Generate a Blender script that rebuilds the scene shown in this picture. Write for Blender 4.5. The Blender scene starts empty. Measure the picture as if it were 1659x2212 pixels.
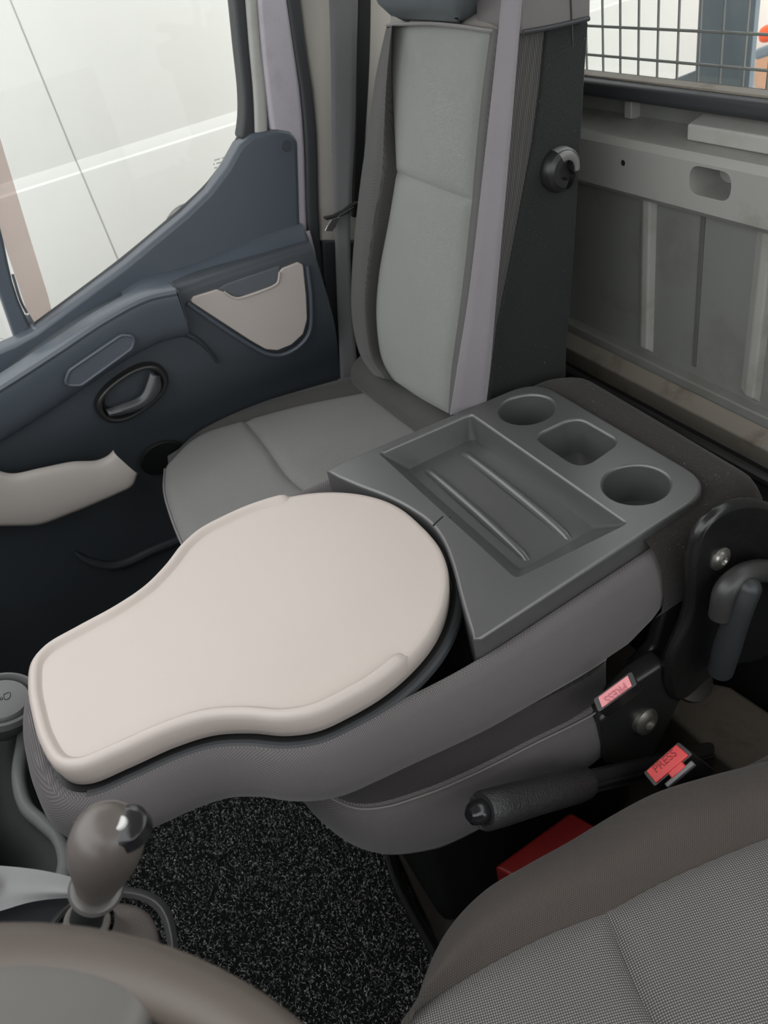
import bpy, bmesh, math, random
import numpy as np
from mathutils import Vector, Matrix

# ------------------------------------------------------------------ camera, sky, exposure
W, H, F = 1659.0, 2212.0, 1742.87
CAM = np.array([0.0, 0.0, 1.25])
# rows: world axes (x = rear of the van, y = towards the passenger door, z = up) in camera space (x right, y down, z ahead)
RW = np.array([[0.86413105, -0.42113375, 0.27554289],
               [-0.4698766, -0.47902314, 0.74145318],
               [-0.18025953, -0.77018387, -0.61181966]])
scene = bpy.context.scene
cam_data = bpy.data.cameras.new("camera")
cam = bpy.data.objects.new("camera", cam_data)
scene.collection.objects.link(cam)
scene.camera = cam
M = RW @ np.diag([1.0, -1.0, -1.0])
m4 = Matrix([[*M[0], CAM[0]], [*M[1], CAM[1]], [*M[2], CAM[2]], [0, 0, 0, 1]])
cam.matrix_world = m4
cam_data.sensor_fit = 'VERTICAL'
cam_data.sensor_height = 36.0
cam_data.lens = 36.0 * F / H
cam_data.clip_start = 0.02
cam_data.dof.use_dof = True
cam_data.dof.focus_distance = 0.98
cam_data.dof.aperture_fstop = 8.5

world = bpy.data.worlds.new("overcast_sky")
scene.world = world
world.use_nodes = True
bg = world.node_tree.nodes["Background"]
bg.inputs[0].default_value = (0.97, 0.985, 1.0, 1)
bg.inputs[1].default_value = 2.7

vs = scene.view_settings
vs.view_transform = 'Standard'
vs.look = 'None'
vs.gamma = 1.0
vs.use_curve_mapping = False
vs.exposure = 0.0
scene.cycles.use_denoising = True
scene.cycles.max_bounces = 8
scene.cycles.diffuse_bounces = 5

# ------------------------------------------------------------------ helpers
COL = scene.collection
random.seed(7)


def ray(px, py):
    return RW @ np.array([px - W / 2, py - H / 2, F])


def PZ(px, py, z):
    r = ray(px, py); return CAM + r * ((z - CAM[2]) / r[2])


def PY(px, py, y):
    r = ray(px, py); return CAM + r * (y / r[1])


def PX(px, py, x):
    r = ray(px, py); return CAM + r * (x / r[0])


def lin(c):
    c = c / 255.0
    return c / 12.92 if c <= 0.04045 else ((c + 0.055) / 1.055) ** 2.4


def S(r, g, b):
    return (lin(r), lin(g), lin(b), 1.0)


def tag(o, label=None, cat=None, group=None, kind=None):
    if label: o["label"] = label
    if cat: o["category"] = cat
    if group: o["group"] = group
    if kind: o["kind"] = kind
    return o


def thing(name, loc, label, cat, group=None, kind=None):
    o = bpy.data.objects.new(name, None)
    o.empty_display_size = 0.05
    o.location = loc
    COL.objects.link(o)
    return tag(o, label, cat, group, kind)


def obj(name, verts, faces, mat, parent=None, smooth=True, bevel=0.0, segs=3, angle=35, solid=0.0, subsurf=0, fix=True, clamp=True):
    me = bpy.data.meshes.new(name)
    me.from_pydata([tuple(map(float, v)) for v in verts], [], [tuple(f) for f in faces])
    if fix:
        bm = bmesh.new(); bm.from_mesh(me)
        bmesh.ops.remove_doubles(bm, verts=bm.verts, dist=1e-6)
        bmesh.ops.recalc_face_normals(bm, faces=bm.faces)
        bm.to_mesh(me); bm.free()
    return link(name, me, mat, parent, smooth, bevel, segs, angle, solid, subsurf, clamp)


def link(name, me, mat, parent=None, smooth=True, bevel=0.0, segs=3, angle=35, solid=0.0, subsurf=0, clamp=True):
    if smooth:
        me.shade_smooth()
        if not bevel and not subsurf:
            me.set_sharp_from_angle(angle=math.radians(angle))
    me.materials.clear()
    me.materials.append(mat)
    o = bpy.data.objects.new(name, me)
    COL.objects.link(o)
    if parent is not None:
        adopt(o, parent)
    if solid:
        md = o.modifiers.new("thickness", 'SOLIDIFY'); md.thickness = solid; md.offset = -1
    if bevel:
        md = o.modifiers.new("bevel", 'BEVEL'); md.width = bevel; md.segments = segs
        md.limit_method = 'ANGLE'; md.angle_limit = math.radians(angle); md.use_clamp_overlap = clamp
        wn = o.modifiers.new("normals", 'WEIGHTED_NORMAL'); wn.keep_sharp = True
    if subsurf:
        md = o.modifiers.new("subsurf", 'SUBSURF'); md.levels = subsurf; md.render_levels = subsurf
    return o


def world_loc(o):
    m = Matrix.Translation(o.location) @ o.rotation_euler.to_matrix().to_4x4()
    if o.parent is not None:
        m = world_loc(o.parent) @ o.matrix_parent_inverse @ m
    return m


def adopt(o, parent):
    o.parent = parent
    o.matrix_parent_inverse = world_loc(parent).inverted()


def cr(pts, n, closed=False):
    """Catmull-Rom through pts, resampled evenly to n points."""
    P = np.array([np.array(p, float) for p in pts])
    k = len(P)
    if k == 2 and not closed:
        t = np.linspace(0, 1, n)[:, None]
        return P[0] * (1 - t) + P[1] * t
    dense = []
    rng = k if closed else k - 1
    for i in range(rng):
        if closed:
            a, b, c, d = P[(i - 1) % k], P[i], P[(i + 1) % k], P[(i + 2) % k]
        else:
            b, c = P[i], P[i + 1]
            a = P[i - 1] if i > 0 else 2 * b - c
            d = P[i + 2] if i + 2 < k else 2 * c - b
        # centripetal tangents
        t01 = max(np.linalg.norm(b - a), 1e-9) ** 0.5
        t12 = max(np.linalg.norm(c - b), 1e-9) ** 0.5
        t23 = max(np.linalg.norm(d - c), 1e-9) ** 0.5
        m1 = (c - b) + t12 * ((b - a) / t01 - (c - a) / (t01 + t12))
        m2 = (c - b) + t12 * ((d - c) / t23 - (d - b) / (t12 + t23))
        for s in np.linspace(0, 1, 14, endpoint=False):
            s2, s3 = s * s, s * s * s
            dense.append((2 * s3 - 3 * s2 + 1) * b + (s3 - 2 * s2 + s) * m1 + (-2 * s3 + 3 * s2) * c + (s3 - s2) * m2)
    dense.append(P[0] if closed else P[-1])
    D = np.array(dense)
    L = np.concatenate([[0], np.cumsum(np.linalg.norm(np.diff(D, axis=0), axis=1))])
    tt = np.linspace(0, L[-1], n, endpoint=not closed)
    return np.stack([np.interp(tt, L, D[:, j]) for j in range(D.shape[1])], axis=1)


def rpoly(pts, r, seg=6):
    """round the corners of a closed polygon (2-D or 3-D); r may be a list"""
    P = [np.array(p, float) for p in pts]
    out = []
    n = len(P)
    for i in range(n):
        a, b, c = P[i - 1], P[i], P[(i + 1) % n]
        rr = r[i] if isinstance(r, (list, tuple)) else r
        if rr <= 0:
            out.append(b); continue
        u = (a - b); lu = np.linalg.norm(u); u = u / lu
        v = (c - b); lv = np.linalg.norm(v); v = v / lv
        ang = math.acos(max(-1, min(1, float(u @ v))))
        d = min(rr / max(math.tan(ang / 2), 1e-3), lu * 0.48, lv * 0.48)
        p0, p1 = b + u * d, b + v * d
        for k in range(seg + 1):
            t = k / seg
            out.append((1 - t) ** 2 * p0 + 2 * t * (1 - t) * b + t * t * p1)
    return out


def grid_faces(n, m, cu=False, cv=False):
    """n columns (u), m rows (v); index = v*n+u"""
    f = []
    for j in range(m if cv else m - 1):
        for i in range(n if cu else n - 1):
            a = j * n + i; b = j * n + (i + 1) % n
            c = ((j + 1) % m) * n + (i + 1) % n; d = ((j + 1) % m) * n + i
            f.append((a, b, c, d))
    return f


def surf(name, curves, mat, parent=None, n=40, sub=5, closed=False, cap=False, straight=False, **kw):
    """smooth skin through control curves"""
    R = [cr(c, n, closed) for c in curves]
    rows = []
    if straight:
        for a, b in zip(R[:-1], R[1:]):
            for t in np.linspace(0, 1, sub, endpoint=False): rows.append(a * (1 - t) + b * t)
        rows.append(R[-1])
    else:
        A = np.array(R); mm = (len(R) - 1) * sub + 1
        cols = []
        for i in range(n):
            P = A[:, i]; k = len(P)
            col = []
            for s in range(k - 1):
                b, c = P[s], P[s + 1]
                a = P[s - 1] if s > 0 else 2 * b - c
                d = P[s + 2] if s + 2 < k else 2 * c - b
                t01 = max(np.linalg.norm(b - a), 1e-6) ** 0.5; t12 = max(np.linalg.norm(c - b), 1e-6) ** 0.5
                t23 = max(np.linalg.norm(d - c), 1e-6) ** 0.5
                m1 = (c - b) + t12 * ((b - a) / t01 - (c - a) / (t01 + t12))
                m2 = (c - b) + t12 * ((d - c) / t23 - (d - b) / (t12 + t23))
                for q in range(sub):
                    t = q / sub; t2, t3 = t * t, t * t * t
                    col.append((2 * t3 - 3 * t2 + 1) * b + (t3 - 2 * t2 + t) * m1 + (-2 * t3 + 3 * t2) * c + (t3 - t2) * m2)
            col.append(P[-1]); cols.append(col)
        rows = [np.array([cols[i][j] for i in range(n)]) for j in range(mm)]
    V = np.concatenate(rows); m = len(rows)
    Fc = grid_faces(n, m, closed)
    if cap:
        Fc.append(tuple(range(n))); Fc.append(tuple((m - 1) * n + i for i in range(n)))
    return obj(name, V, Fc, mat, parent, **kw)


def tube(name, path, r, mat, parent=None, seg=10, n=None, flat=(1, 1), up=None, closed=False, caps=True, **kw):
    P = cr(path, n or max(2, len(path) * 6), closed) if (n or len(path) > 2) else np.array([np.array(p, float) for p in path])
    k = len(P)
    rr = np.interp(np.linspace(0, 1, k), np.linspace(0, 1, len(r)), r) if isinstance(r, (list, tuple)) else np.full(k, r)
    V = []
    up = np.array(up if up is not None else (0.0, 0.0, 1.0), float)
    prev = None
    for i in range(k):
        if closed: t = P[(i + 1) % k] - P[i - 1]
        else: t = P[min(i + 1, k - 1)] - P[max(i - 1, 0)]
        t = t / np.linalg.norm(t)
        u = up if abs(t @ up) < 0.95 else np.array([1.0, 0.2, 0])
        if prev is not None and not closed: u = prev
        s = np.cross(t, u); s /= np.linalg.norm(s); q = np.cross(s, t); prev = q
        for j in range(seg):
            a = 2 * math.pi * j / seg
            V.append(P[i] + rr[i] * (flat[0] * math.cos(a) * s + flat[1] * math.sin(a) * q))
    Fc = grid_faces(seg, k, True, closed)
    if caps and not closed:
        Fc.append(tuple(range(seg))); Fc.append(tuple((k - 1) * seg + j for j in range(seg)))
    return obj(name, V, Fc, mat, parent, **kw)


def prism(name, pts, vec, mat, parent=None, bevel=0.0, **kw):
    P = [np.array(p, float) for p in pts]; v = np.array(vec, float); n = len(P)
    V = P + [p + v for p in P]
    Fc = [tuple(range(n)), tuple(range(2 * n - 1, n - 1, -1))]
    Fc += [(i, (i + 1) % n, n + (i + 1) % n, n + i) for i in range(n)]
    return obj(name, V, Fc, mat, parent, bevel=bevel, **kw)


def box(name, c, s, mat, parent=None, bevel=0.0, rot=None, **kw):
    c = np.array(c, float); s = np.array(s, float) / 2
    R = np.array(rot) if rot is not None else np.eye(3)
    V = [c + R @ (s * np.array([x, y, z])) for x in (-1, 1) for y in (-1, 1) for z in (-1, 1)]
    Fc = [(0, 1, 3, 2), (4, 6, 7, 5), (0, 4, 5, 1), (2, 3, 7, 6), (0, 2, 6, 4), (1, 5, 7, 3)]
    return obj(name, V, Fc, mat, parent, bevel=bevel, **kw)


def frame_of(axis):
    z = np.array(axis, float); z /= np.linalg.norm(z)
    x = np.cross([0, 0, 1.0], z) if abs(z[2]) < 0.9 else np.cross([0, 1.0, 0], z)
    x /= np.linalg.norm(x)
    return np.stack([x, np.cross(z, x), z], axis=1)


def lathe(name, prof, org, axis, mat, parent=None, seg=32, sc=(1, 1), **kw):
    Fm = frame_of(axis); V = []
    for r, h in prof:
        for j in range(seg):
            a = 2 * math.pi * j / seg
            V.append(np.array(org) + Fm @ np.array([r * math.cos(a) * sc[0], r * math.sin(a) * sc[1], h]))
    Fc = grid_faces(seg, len(prof), True)
    Fc.append(tuple(range(seg))); Fc.append(tuple((len(prof) - 1) * seg + j for j in range(seg)))
    return obj(name, V, Fc, mat, parent, **kw)


def normals2(P):
    P = np.array(P)[:, :2]
    t = np.roll(P, -1, 0) - np.roll(P, 1, 0)
    nn = np.stack([t[:, 1], -t[:, 0]], 1)
    nn /= np.maximum(np.linalg.norm(nn, axis=1, keepdims=True), 1e-9)
    area = 0.5 * np.sum(P[:, 0] * np.roll(P[:, 1], -1) - np.roll(P[:, 0], -1) * P[:, 1])
    return nn if area > 0 else -nn


def inflate(name, outline, prof, mat, parent=None, cap_top=True, cap_bot=True, **kw):
    P = np.array(outline)[:, :2]; nn = normals2(P); n = len(P); V = []
    for off, z in prof:
        Q = P + nn * off
        for i in range(n):
            zz = z(Q[i][0], Q[i][1]) if callable(z) else z
            V.append((Q[i][0], Q[i][1], zz))
    Fc = grid_faces(n, len(prof), True)
    if cap_bot: Fc.append(tuple(range(n)))
    if cap_top: Fc.append(tuple((len(prof) - 1) * n + i for i in range(n)))
    return obj(name, V, Fc, mat, parent, **kw)


def coons(name, c0, c1, d0, d1, mat, parent=None, n=40, m=40, puff=0.0, edge=0.02, updir=(0, 0, 1), extra=None, **kw):
    """patch: c0 (v=0), c1 (v=1) run in u; d0 (u=0), d1 (u=1) run in v"""
    C0, C1, D0, D1 = cr(c0, n), cr(c1, n), cr(d0, m), cr(d1, m)
    up = np.array(updir, float); V = []
    for j in range(m):
        v = j / (m - 1)
        for i in range(n):
            u = i / (n - 1)
            p = (1 - v) * C0[i] + v * C1[i] + (1 - u) * D0[j] + u * D1[j] - (
                (1 - u) * (1 - v) * C0[0] + u * (1 - v) * C0[-1] + (1 - u) * v * C1[0] + u * v * C1[-1])
            V.append(p)
    V = np.array(V).reshape(m, n, 3)
    for j in range(m):
        for i in range(n):
            du = min(np.linalg.norm(V[j, i] - V[j, 0]), np.linalg.norm(V[j, i] - V[j, -1]))
            dv = min(np.linalg.norm(V[j, i] - V[0, i]), np.linalg.norm(V[j, i] - V[-1, i]))
            d = min(du, dv)
            h = puff * (1 - math.exp(-(d / edge) ** 1.0 * 1.6)) if puff else 0
            if extra: h += extra(V[j, i])
            V[j, i] = V[j, i] + up * h
    return obj(name, V.reshape(-1, 3), grid_faces(n, m), mat, parent, **kw)


def cut(o, cutters, solver='EXACT'):
    for c in cutters:
        md = o.modifiers.new("cut", 'BOOLEAN'); md.operation = 'DIFFERENCE'; md.object = c; md.solver = solver
    # booleans go first
    while any(md.type != 'BOOLEAN' for md in o.modifiers[:1]):
        bpy.context.view_layer.objects.active = o
        i = [k for k, md in enumerate(o.modifiers) if md.type != 'BOOLEAN'][0]
        o.modifiers.move(i, len(o.modifiers) - 1)
        if all(md.type == 'BOOLEAN' for md in o.modifiers[:len(cutters)]): break
    others = [md for md in o.modifiers if md.type != 'BOOLEAN']
    for md in others: md.show_viewport = False
    bpy.context.view_layer.update()
    dg = bpy.context.evaluated_depsgraph_get()
    me = bpy.data.meshes.new_from_object(o.evaluated_get(dg))
    for md in [m for m in o.modifiers if m.type == 'BOOLEAN']: o.modifiers.remove(md)
    for md in others: md.show_viewport = True
    me.shade_smooth(); me.set_sharp_from_angle(angle=math.radians(28))
    o.data = me
    for c in cutters:
        bpy.data.objects.remove(c, do_unlink=True)
    return o


def text(name, body, org, xdir, ydir, size, mat, parent, depth=0.0004):
    cu = bpy.data.curves.new(name, 'FONT'); cu.body = body; cu.size = size; cu.extrude = depth
    cu.align_x = 'CENTER'; cu.align_y = 'CENTER'
    t = bpy.data.objects.new(name, cu); COL.objects.link(t)
    bpy.context.view_layer.update()
    me = bpy.data.meshes.new_from_object(t.evaluated_get(bpy.context.evaluated_depsgraph_get()))
    bpy.data.objects.remove(t, do_unlink=True)
    x = Vector(xdir).normalized(); y = Vector(ydir).normalized(); z = x.cross(y)
    mm = Matrix(((x.x, y.x, z.x, org[0]), (x.y, y.y, z.y, org[1]), (x.z, y.z, z.z, org[2]), (0, 0, 0, 1)))
    me.transform(mm)
    return link(name, me, mat, parent, smooth=False)


# ------------------------------------------------------------------ materials
def mat_base(name, col, rough=0.5, metal=0.0, spec=0.5):
    m = bpy.data.materials.new(name); m.use_nodes = True
    b = m.node_tree.nodes["Principled BSDF"]
    b.inputs["Base Color"].default_value = col
    b.inputs["Roughness"].default_value = rough
    b.inputs["Metallic"].default_value = metal
    b.inputs["Specular IOR Level"].default_value = spec
    return m, m.node_tree, b


def N(nt, t, **inp):
    n = nt.nodes.new(t)
    for k, v in inp.items():
        if k in n.inputs: n.inputs[k].default_value = v
        else: setattr(n, k, v)
    return n


def plastic(name, col, rough=0.5, grain=900, bump=0.08, var=0.12, spec=0.5, dust=0.0):
    m, nt, b = mat_base(name, col, rough, 0, spec)
    tc = N(nt, "ShaderNodeTexCoord")
    n1 = N(nt, "ShaderNodeTexNoise", Scale=9.0, Detail=5.0)
    n2 = N(nt, "ShaderNodeTexNoise", Scale=float(grain), Detail=1.0)
    nt.links.new(tc.outputs["Object"], n1.inputs["Vector"]); nt.links.new(tc.outputs["Object"], n2.inputs["Vector"])
    mix = N(nt, "ShaderNodeMix", data_type='RGBA')
    mix.inputs[6].default_value = tuple(c * (1 - var) for c in col[:3]) + (1,)
    mix.inputs[7].default_value = tuple(min(1, c * (1 + var)) for c in col[:3]) + (1,)
    nt.links.new(n1.outputs[0], mix.inputs[0])
    out = mix.outputs[2]
    if dust:
        n3 = N(nt, "ShaderNodeTexNoise", Scale=420.0, Detail=2.0)
        nt.links.new(tc.outputs["Object"], n3.inputs["Vector"])
        rp = N(nt, "ShaderNodeValToRGB"); rp.color_ramp.elements[0].position = 0.72; rp.color_ramp.elements[1].position = 0.78
        nt.links.new(n3.outputs[0], rp.inputs[0])
        mu = N(nt, "ShaderNodeMath", operation='MULTIPLY'); mu.inputs[1].default_value = dust
        nt.links.new(rp.outputs[0], mu.inputs[0])
        mx = N(nt, "ShaderNodeMix", data_type='RGBA'); mx.inputs[7].default_value = (0.35, 0.33, 0.3, 1)
        nt.links.new(mu.outputs[0], mx.inputs[0]); nt.links.new(out, mx.inputs[6]); out = mx.outputs[2]
    nt.links.new(out, b.inputs["Base Color"])
    bp = N(nt, "ShaderNodeBump", Strength=bump, Distance=0.001)
    nt.links.new(n2.outputs[0], bp.inputs["Height"]); nt.links.new(bp.outputs[0], b.inputs["Normal"])
    rr = N(nt, "ShaderNodeMapRange"); rr.inputs[3].default_value = max(0.05, rough - 0.08); rr.inputs[4].default_value = rough + 0.08
    nt.links.new(n1.outputs[0], rr.inputs[0]); nt.links.new(rr.outputs[0], b.inputs["Roughness"])
    return m


def fabric(name, col, col2, scale=900, rot=(0, 0, 0.7854), plane='xy', bump=0.4, var=0.12, contrast=1.0, sheen=0.15, ratio=1.0):
    """two crossing wave patterns make the weave"""
    scale = scale * 2.2
    m, nt, b = mat_base(name, col, 0.9, 0, 0.15)
    tc = N(nt, "ShaderNodeTexCoord")
    mp = N(nt, "ShaderNodeMapping")
    pr = {'xy': (0, 0, rot[2]), 'yz': (0, math.pi / 2, 0), 'xz': (math.pi / 2, 0, 0)}[plane]
    vr = N(nt, "ShaderNodeVectorRotate", rotation_type='EULER_XYZ'); vr.inputs["Rotation"].default_value = pr if plane != 'xy' else (0, 0, 0)
    nt.links.new(tc.outputs["Object"], vr.inputs["Vector"])
    mp.inputs["Rotation"].default_value = (0, 0, rot[2])
    nt.links.new(vr.outputs[0], mp.inputs["Vector"])
    w1 = N(nt, "ShaderNodeTexWave", Scale=float(scale) / 20.0, wave_type='BANDS', bands_direction='X', Distortion=0.0)
    w2 = N(nt, "ShaderNodeTexWave", Scale=float(scale) * ratio / 20.0, wave_type='BANDS', bands_direction='Y', Distortion=0.0)
    nt.links.new(mp.outputs[0], w1.inputs["Vector"]); nt.links.new(mp.outputs[0], w2.inputs["Vector"])
    mul = N(nt, "ShaderNodeMath", operation='MULTIPLY')
    nt.links.new(w1.outputs["Fac"], mul.inputs[0]); nt.links.new(w2.outputs["Fac"], mul.inputs[1])
    n1 = N(nt, "ShaderNodeTexNoise", Scale=6.0, Detail=6.0); nt.links.new(tc.outputs["Object"], n1.inputs["Vector"])
    mix = N(nt, "ShaderNodeMix", data_type='RGBA'); mix.inputs[6].default_value = col; mix.inputs[7].default_value = col2
    cm = N(nt, "ShaderNodeMath", operation='MULTIPLY'); cm.inputs[1].default_value = contrast
    nt.links.new(mul.outputs[0], cm.inputs[0]); nt.links.new(cm.outputs[0], mix.inputs[0])
    hv = N(nt, "ShaderNodeMapRange"); hv.inputs[3].default_value = 1 - var; hv.inputs[4].default_value = 1 + var
    nt.links.new(n1.outputs[0], hv.inputs[0])
    vm = N(nt, "ShaderNodeVectorMath", operation='SCALE')
    nt.links.new(mix.outputs[2], vm.inputs[0]); nt.links.new(hv.outputs[0], vm.inputs["Scale"])
    nt.links.new(vm.outputs[0], b.inputs["Base Color"])
    b.inputs["Sheen Weight"].default_value = sheen
    b.inputs["Sheen Roughness"].default_value = 0.5
    bp = N(nt, "ShaderNodeBump", Strength=bump, Distance=0.0008)
    nt.links.new(mul.outputs[0], bp.inputs["Height"]); nt.links.new(bp.outputs[0], b.inputs["Normal"])
    return m


def carpet(name, col, fleck=(0.35, 0.34, 0.32, 1), dens=0.70, scale=500):
    m, nt, b = mat_base(name, col, 0.95, 0, 0.1)
    tc = N(nt, "ShaderNodeTexCoord")
    n1 = N(nt, "ShaderNodeTexNoise", Scale=float(scale), Detail=4.0)
    n2 = N(nt, "ShaderNodeTexNoise", Scale=360.0, Detail=4.0)
    n3 = N(nt, "ShaderNodeTexNoise", Scale=7.0, Detail=4.0)
    for n in (n1, n2, n3): nt.links.new(tc.outputs["Object"], n.inputs["Vector"])
    rp = N(nt, "ShaderNodeValToRGB"); rp.color_ramp.elements[0].position = dens; rp.color_ramp.elements[1].position = dens + 0.06
    nt.links.new(n1.outputs[0], rp.inputs[0])
    hv = N(nt, "ShaderNodeMapRange"); hv.inputs[3].default_value = 0.5; hv.inputs[4].default_value = 1.5
    nt.links.new(n2.outputs[0], hv.inputs[0])
    vm = N(nt, "ShaderNodeVectorMath", operation='SCALE'); vm.inputs[0].default_value = col[:3]
    nt.links.new(hv.outputs[0], vm.inputs["Scale"])
    mix = N(nt, "ShaderNodeMix", data_type='RGBA'); mix.inputs[7].default_value = fleck
    nt.links.new(rp.outputs[0], mix.inputs[0]); nt.links.new(vm.outputs[0], mix.inputs[6])
    nt.links.new(mix.outputs[2], b.inputs["Base Color"])
    bp = N(nt, "ShaderNodeBump", Strength=0.45, Distance=0.002)
    nt.links.new(n2.outputs[0], bp.inputs["Height"]); nt.links.new(bp.outputs[0], b.inputs["Normal"])
    b.inputs["Sheen Weight"].default_value = 0.1
    return m


def metal(name, col, rough=0.35, metallic=0.0, dirt=None, dscale=14):
    m, nt, b = mat_base(name, col, rough, metallic, 0.5)
    tc = N(nt, "ShaderNodeTexCoord")
    n1 = N(nt, "ShaderNodeTexNoise", Scale=float(dscale), Detail=8.0, Roughness=0.65)
    nt.links.new(tc.outputs["Object"], n1.inputs["Vector"])
    rp = N(nt, "ShaderNodeValToRGB"); rp.color_ramp.elements[0].position = 0.52; rp.color_ramp.elements[1].position = 0.75
    nt.links.new(n1.outputs[0], rp.inputs[0])
    mix = N(nt, "ShaderNodeMix", data_type='RGBA'); mix.inputs[6].default_value = col
    mix.inputs[7].default_value = dirt or tuple(c * 0.8 for c in col[:3]) + (1,)
    nt.links.new(rp.outputs[0], mix.inputs[0]); nt.links.new(mix.outputs[2], b.inputs["Base Color"])
    hv = N(nt, "ShaderNodeMapRange"); hv.inputs[3].default_value = rough * 0.8; hv.inputs[4].default_value = min(1, rough * 1.3)
    nt.links.new(n1.outputs[0], hv.inputs[0]); nt.links.new(hv.outputs[0], b.inputs["Roughness"])
    return m


def glass(name, tint=(1, 1, 1, 1), body=None, bodyfac=0.0):
    m = bpy.data.materials.new(name); m.use_nodes = True
    nt = m.node_tree; nt.nodes.clear()
    out = N(nt, "ShaderNodeOutputMaterial")
    tr = N(nt, "ShaderNodeBsdfTransparent"); tr.inputs[0].default_value = tint
    gl = N(nt, "ShaderNodeBsdfGlossy"); gl.inputs[1].default_value = 0.02
    fr = N(nt, "ShaderNodeFresnel"); fr.inputs[0].default_value = 1.45
    mx = N(nt, "ShaderNodeMixShader")
    sc = N(nt, "ShaderNodeMath", operation='MULTIPLY'); sc.inputs[1].default_value = 0.2
    nt.links.new(fr.outputs[0], sc.inputs[0]); nt.links.new(sc.outputs[0], mx.inputs[0])
    nt.links.new(tr.outputs[0], mx.inputs[1]); nt.links.new(gl.outputs[0], mx.inputs[2])
    last = mx
    if body:
        df = N(nt, "ShaderNodeBsdfDiffuse"); df.inputs[0].default_value = body
        tl = N(nt, "ShaderNodeBsdfTranslucent"); tl.inputs[0].default_value = body
        ad = N(nt, "ShaderNodeMixShader"); ad.inputs[0].default_value = 0.5
        nt.links.new(df.outputs[0], ad.inputs[1]); nt.links.new(tl.outputs[0], ad.inputs[2])
        m2 = N(nt, "ShaderNodeMixShader"); m2.inputs[0].default_value = bodyfac
        nt.links.new(mx.outputs[0], m2.inputs[1]); nt.links.new(ad.outputs[0], m2.inputs[2]); last = m2
    nt.links.new(last.outputs[0], out.inputs[0])
    return m


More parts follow.
